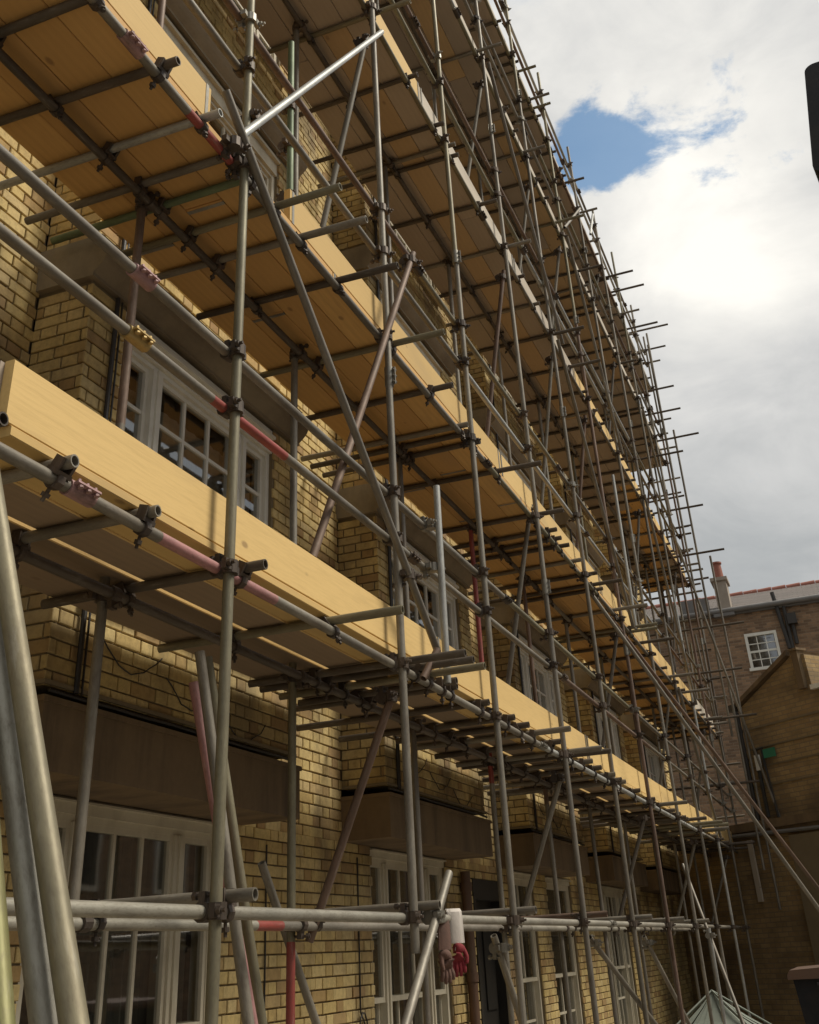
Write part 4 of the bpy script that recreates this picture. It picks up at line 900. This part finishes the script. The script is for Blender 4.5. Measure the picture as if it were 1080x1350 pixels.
m = MB(); m.box(-1.78, -0.88, WY - 0.02, WY + 0.1, 7.60, 7.68); m.box(-1.78, -1.70, WY - 0.02, WY + 0.1, 6.70, 7.60); m.box(-0.96, -0.88, WY - 0.02, WY + 0.1, 6.70, 7.60); m.box(-1.82, -0.84, WY - 0.08, WY + 0.1, 6.62, 6.70)
fw = part('window', m, 'white', fb_)
m = MB(); 
for x in (-1.455, -1.205): m.box(x - 0.013, x + 0.013, WY + 0.03, WY + 0.07, 6.70, 7.60)
for z, h in ((6.93, 0.012), (7.16, 0.028), (7.38, 0.012)): m.box(-1.70, -0.96, WY + 0.028, WY + 0.072, z - h, z + h)
part('glazing_bars', m, 'white', fw)
for i in range(3):
    for j in range(4):
        xs_ = [-1.70, -1.455, -1.205, -0.96]; zs_ = [6.70, 6.93, 7.16, 7.38, 7.60]
        m = MB(); m.box(xs_[i] + 0.014, xs_[i+1] - 0.014, WY + 0.05, WY + 0.056, zs_[j] + 0.014, zs_[j+1] - 0.014); part('pane', m, 'glass', fw)
m = MB(); m.quad((-1.74, WY + 0.31, 6.6), (-0.9, WY + 0.31, 6.6), (-0.9, WY + 0.31, 7.7), (-1.74, WY + 0.31, 7.7)); part('blind', m, 'curtain', fw)
m = MB(); m.cyl((-0.60, WY - 0.08, 7.1), (-0.75, WY - 0.08, 8.75), 0.06, 8); m.cyl((-0.38, WY - 0.08, 7.2), (-0.38, WY - 0.08, 7.9), 0.055, 8); m.cyl((-0.52, WY - 0.08, 7.0), (-0.52, WY - 0.08, 8.3), 0.05, 8); m.box(-0.50, -0.24, WY - 0.25, WY - 0.02, 7.75, 8.05); part('soil_pipe', m, 'pipe', fb_, True)
# chimney
m = MB(); m.box(-2.35, -1.98, WY - 0.02, WY + 0.7, 8.30, 9.35); m.box(-2.42, -1.92, WY - 0.08, WY + 0.76, 9.35, 9.45); ch = part('chimney', m, 'render', fb_)
m = MB(); m.cyl((-2.17, WY + 0.3, 9.45), (-2.17, WY + 0.3, 9.95), 0.15, 12, 0, 0.125); m.cyl((-2.17, WY + 0.3, 9.95), (-2.17, WY + 0.3, 10.0), 0.16, 12); part('chimney_pot', m, 'terracotta', ch, True)
m = MB(); m.box(-2.5, -1.9, WY - 0.22, WY, 8.24, 8.33); m.box(-3.4, -2.6, WY - 0.03, WY + 0.2, 8.5, 8.9); part('flashing', m, 'lead', fb_)

# tarpaulin tent over a low shed roof
tp = thing('tarpaulin_shelter', 'small grey green peaked tarpaulin shelter at the foot of the far scaffold', 'shelter', (-2.2, 16, -1.6))
m = MB(); ap = Vector((-2.2, 16, -0.56)); ring = [(-2.85, 15.4), (-1.60, 15.3), (-1.5, 16.7), (-2.9, 16.7)]; n = 8; pts = []
for k in range(4):
    a = Vector((*ring[k], -1.05)); b = Vector((*ring[(k+1) % 4], -1.05))
    prev_row = None
    for j in range(n):
        p0 = a.lerp(b, j/n); p1 = a.lerp(b, (j+1)/n)
        for s_ in range(4):
            def pt(p, t_): q = p.lerp(ap, t_); q.z -= 0.10*math.sin(math.pi*t_)*(0.5 + 0.2*math.sin(j*1.7 + k)); return q
            m.quad(pt(p0, s_/4), pt(p1, s_/4), pt(p1, (s_+1)/4), pt(p0, (s_+1)/4))
        m.quad(p0, p1, Vector((p1.x, p1.y, -1.3)), Vector((p0.x, p0.y, -1.3)))
part('canopy', m, 'tarp', tp)
for (x, y) in ring: m = MB(); m.cyl((x, y, -1.6), (x, y, -1.05), 0.025, 8); part('post', m, 'steel', tp)
m = MB()
for (x, y) in ring: m.cyl((x, y, -1.04), (ap.x, ap.y, ap.z + 0.015), 0.012, 6)
part('ridge_seam', m, 'tarp', tp)

# wheeled bin
wb = thing('wheeled_bin', 'dark wheeled rubbish bin with a brown edged lid at the lower right corner', 'bin', (-0.25, 9.4, -1.6))
m = MB(); m.prism([(-0.66, -0.262), (0.22, -0.262), (0.12, -1.45), (-0.55, -1.45)], 9.0, 9.8, 'y'); part('body', m, 'black', wb)
m = MB(); m.prism([(-0.69, -0.235), (-0.67, -0.205), (-0.2, -0.185), (0.22, -0.205), (0.25, -0.235), (0.25, -0.262), (-0.69, -0.262)], 8.94, 9.86, 'y'); part('lid', m, 'brownpipe', wb)
for x in (-0.5, 0.08):
    m = MB(); m.cyl((x, 9.72, -1.5), (x + 0.05, 9.72, -1.5), 0.1, 14); part('wheel', m, 'black', wb, True)
m = MB(); m.cyl((-0.5, 8.93, -0.3), (0.1, 8.93, -0.3), 0.018, 8); part('handle', m, 'black', wb, True)

# unidentified dark shape at the right edge, built as a lamp housing on an added post
lp = thing('black_rounded_shape', 'unidentified black rounded shape seen against the cloud at the right edge', 'unidentified object', (0.60, 3.05, -1.6))
m = MB(); pts = []; hw, hh, rr = 0.09, 0.27, 0.035
for (cx, cz, a0) in ((hw-rr, hh-rr, 0), (-hw+rr, hh-rr, 90), (-hw+rr, -hh+rr, 180), (hw-rr, -hh+rr, 270)):
    for k in range(7): a = R(a0 + k*15); pts.append((cx + rr*math.cos(a), cz + rr*math.sin(a)))
m.prism(pts, -0.05, 0.05, 'y')
hm = Matrix.Translation((0.480, 2.985, 2.33)) @ Matrix.Rotation(R(-9), 4, 'Z') @ Matrix.Rotation(R(-12), 4, 'X') @ Matrix.Rotation(R(7.5), 4, 'Y')
mesh_obj('housing', m.mesh('housing', 'black', True), lp, hm)
m = MB(); m.prism([(x*0.85, z*0.92) for (x, z) in pts], -0.056, -0.05, 'y'); mesh_obj('lens', m.mesh('lens', 'frame_grey'), lp, hm @ Matrix.Translation((0, 0.108, 0)))
m = MB(); m.cyl((0.85, 3.05, -1.6), (0.85, 3.05, 2.5), 0.04, 12); m.cyl((0.85, 3.05, 2.36), (0.57, 3.0, 2.36), 0.02, 10); part('post', m, 'pipe', lp, True)

# building across the yard, behind and to the right of the camera (seen in the window panes)
ob = thing('opposite_building', 'brick building with white bands across the yard, mirrored in the window panes', 'building', (8.5, 10, -1.6))
m = MB(); m.box(7.5, 12, -6, 26, -1.6, 4.2); part('wall', m, 'brick_brown', ob)
for z in (0.9, 3.3): m = MB(); m.box(7.42, 7.5, -6, 26, z, z + 0.35); part('white_band', m, 'white', ob)
for k in range(9):
    m = MB(); y = -4 + k*3.2; m.box(7.44, 7.5, y, y + 1.2, 1.5, 3.0); f_ = part('window', m, 'white', ob); m = MB(); m.box(7.42, 7.438, y + 0.1, y + 1.1, 1.6, 2.9); part('pane', m, 'door', f_)

# ------------------------------------------------------------------ lift everything from eye-level coordinates to the ground
bpy.context.view_layer.update()
for o in list(scene.objects):
    if o.parent is None and o.type in ('MESH', 'EMPTY'): o.location.z += EYE
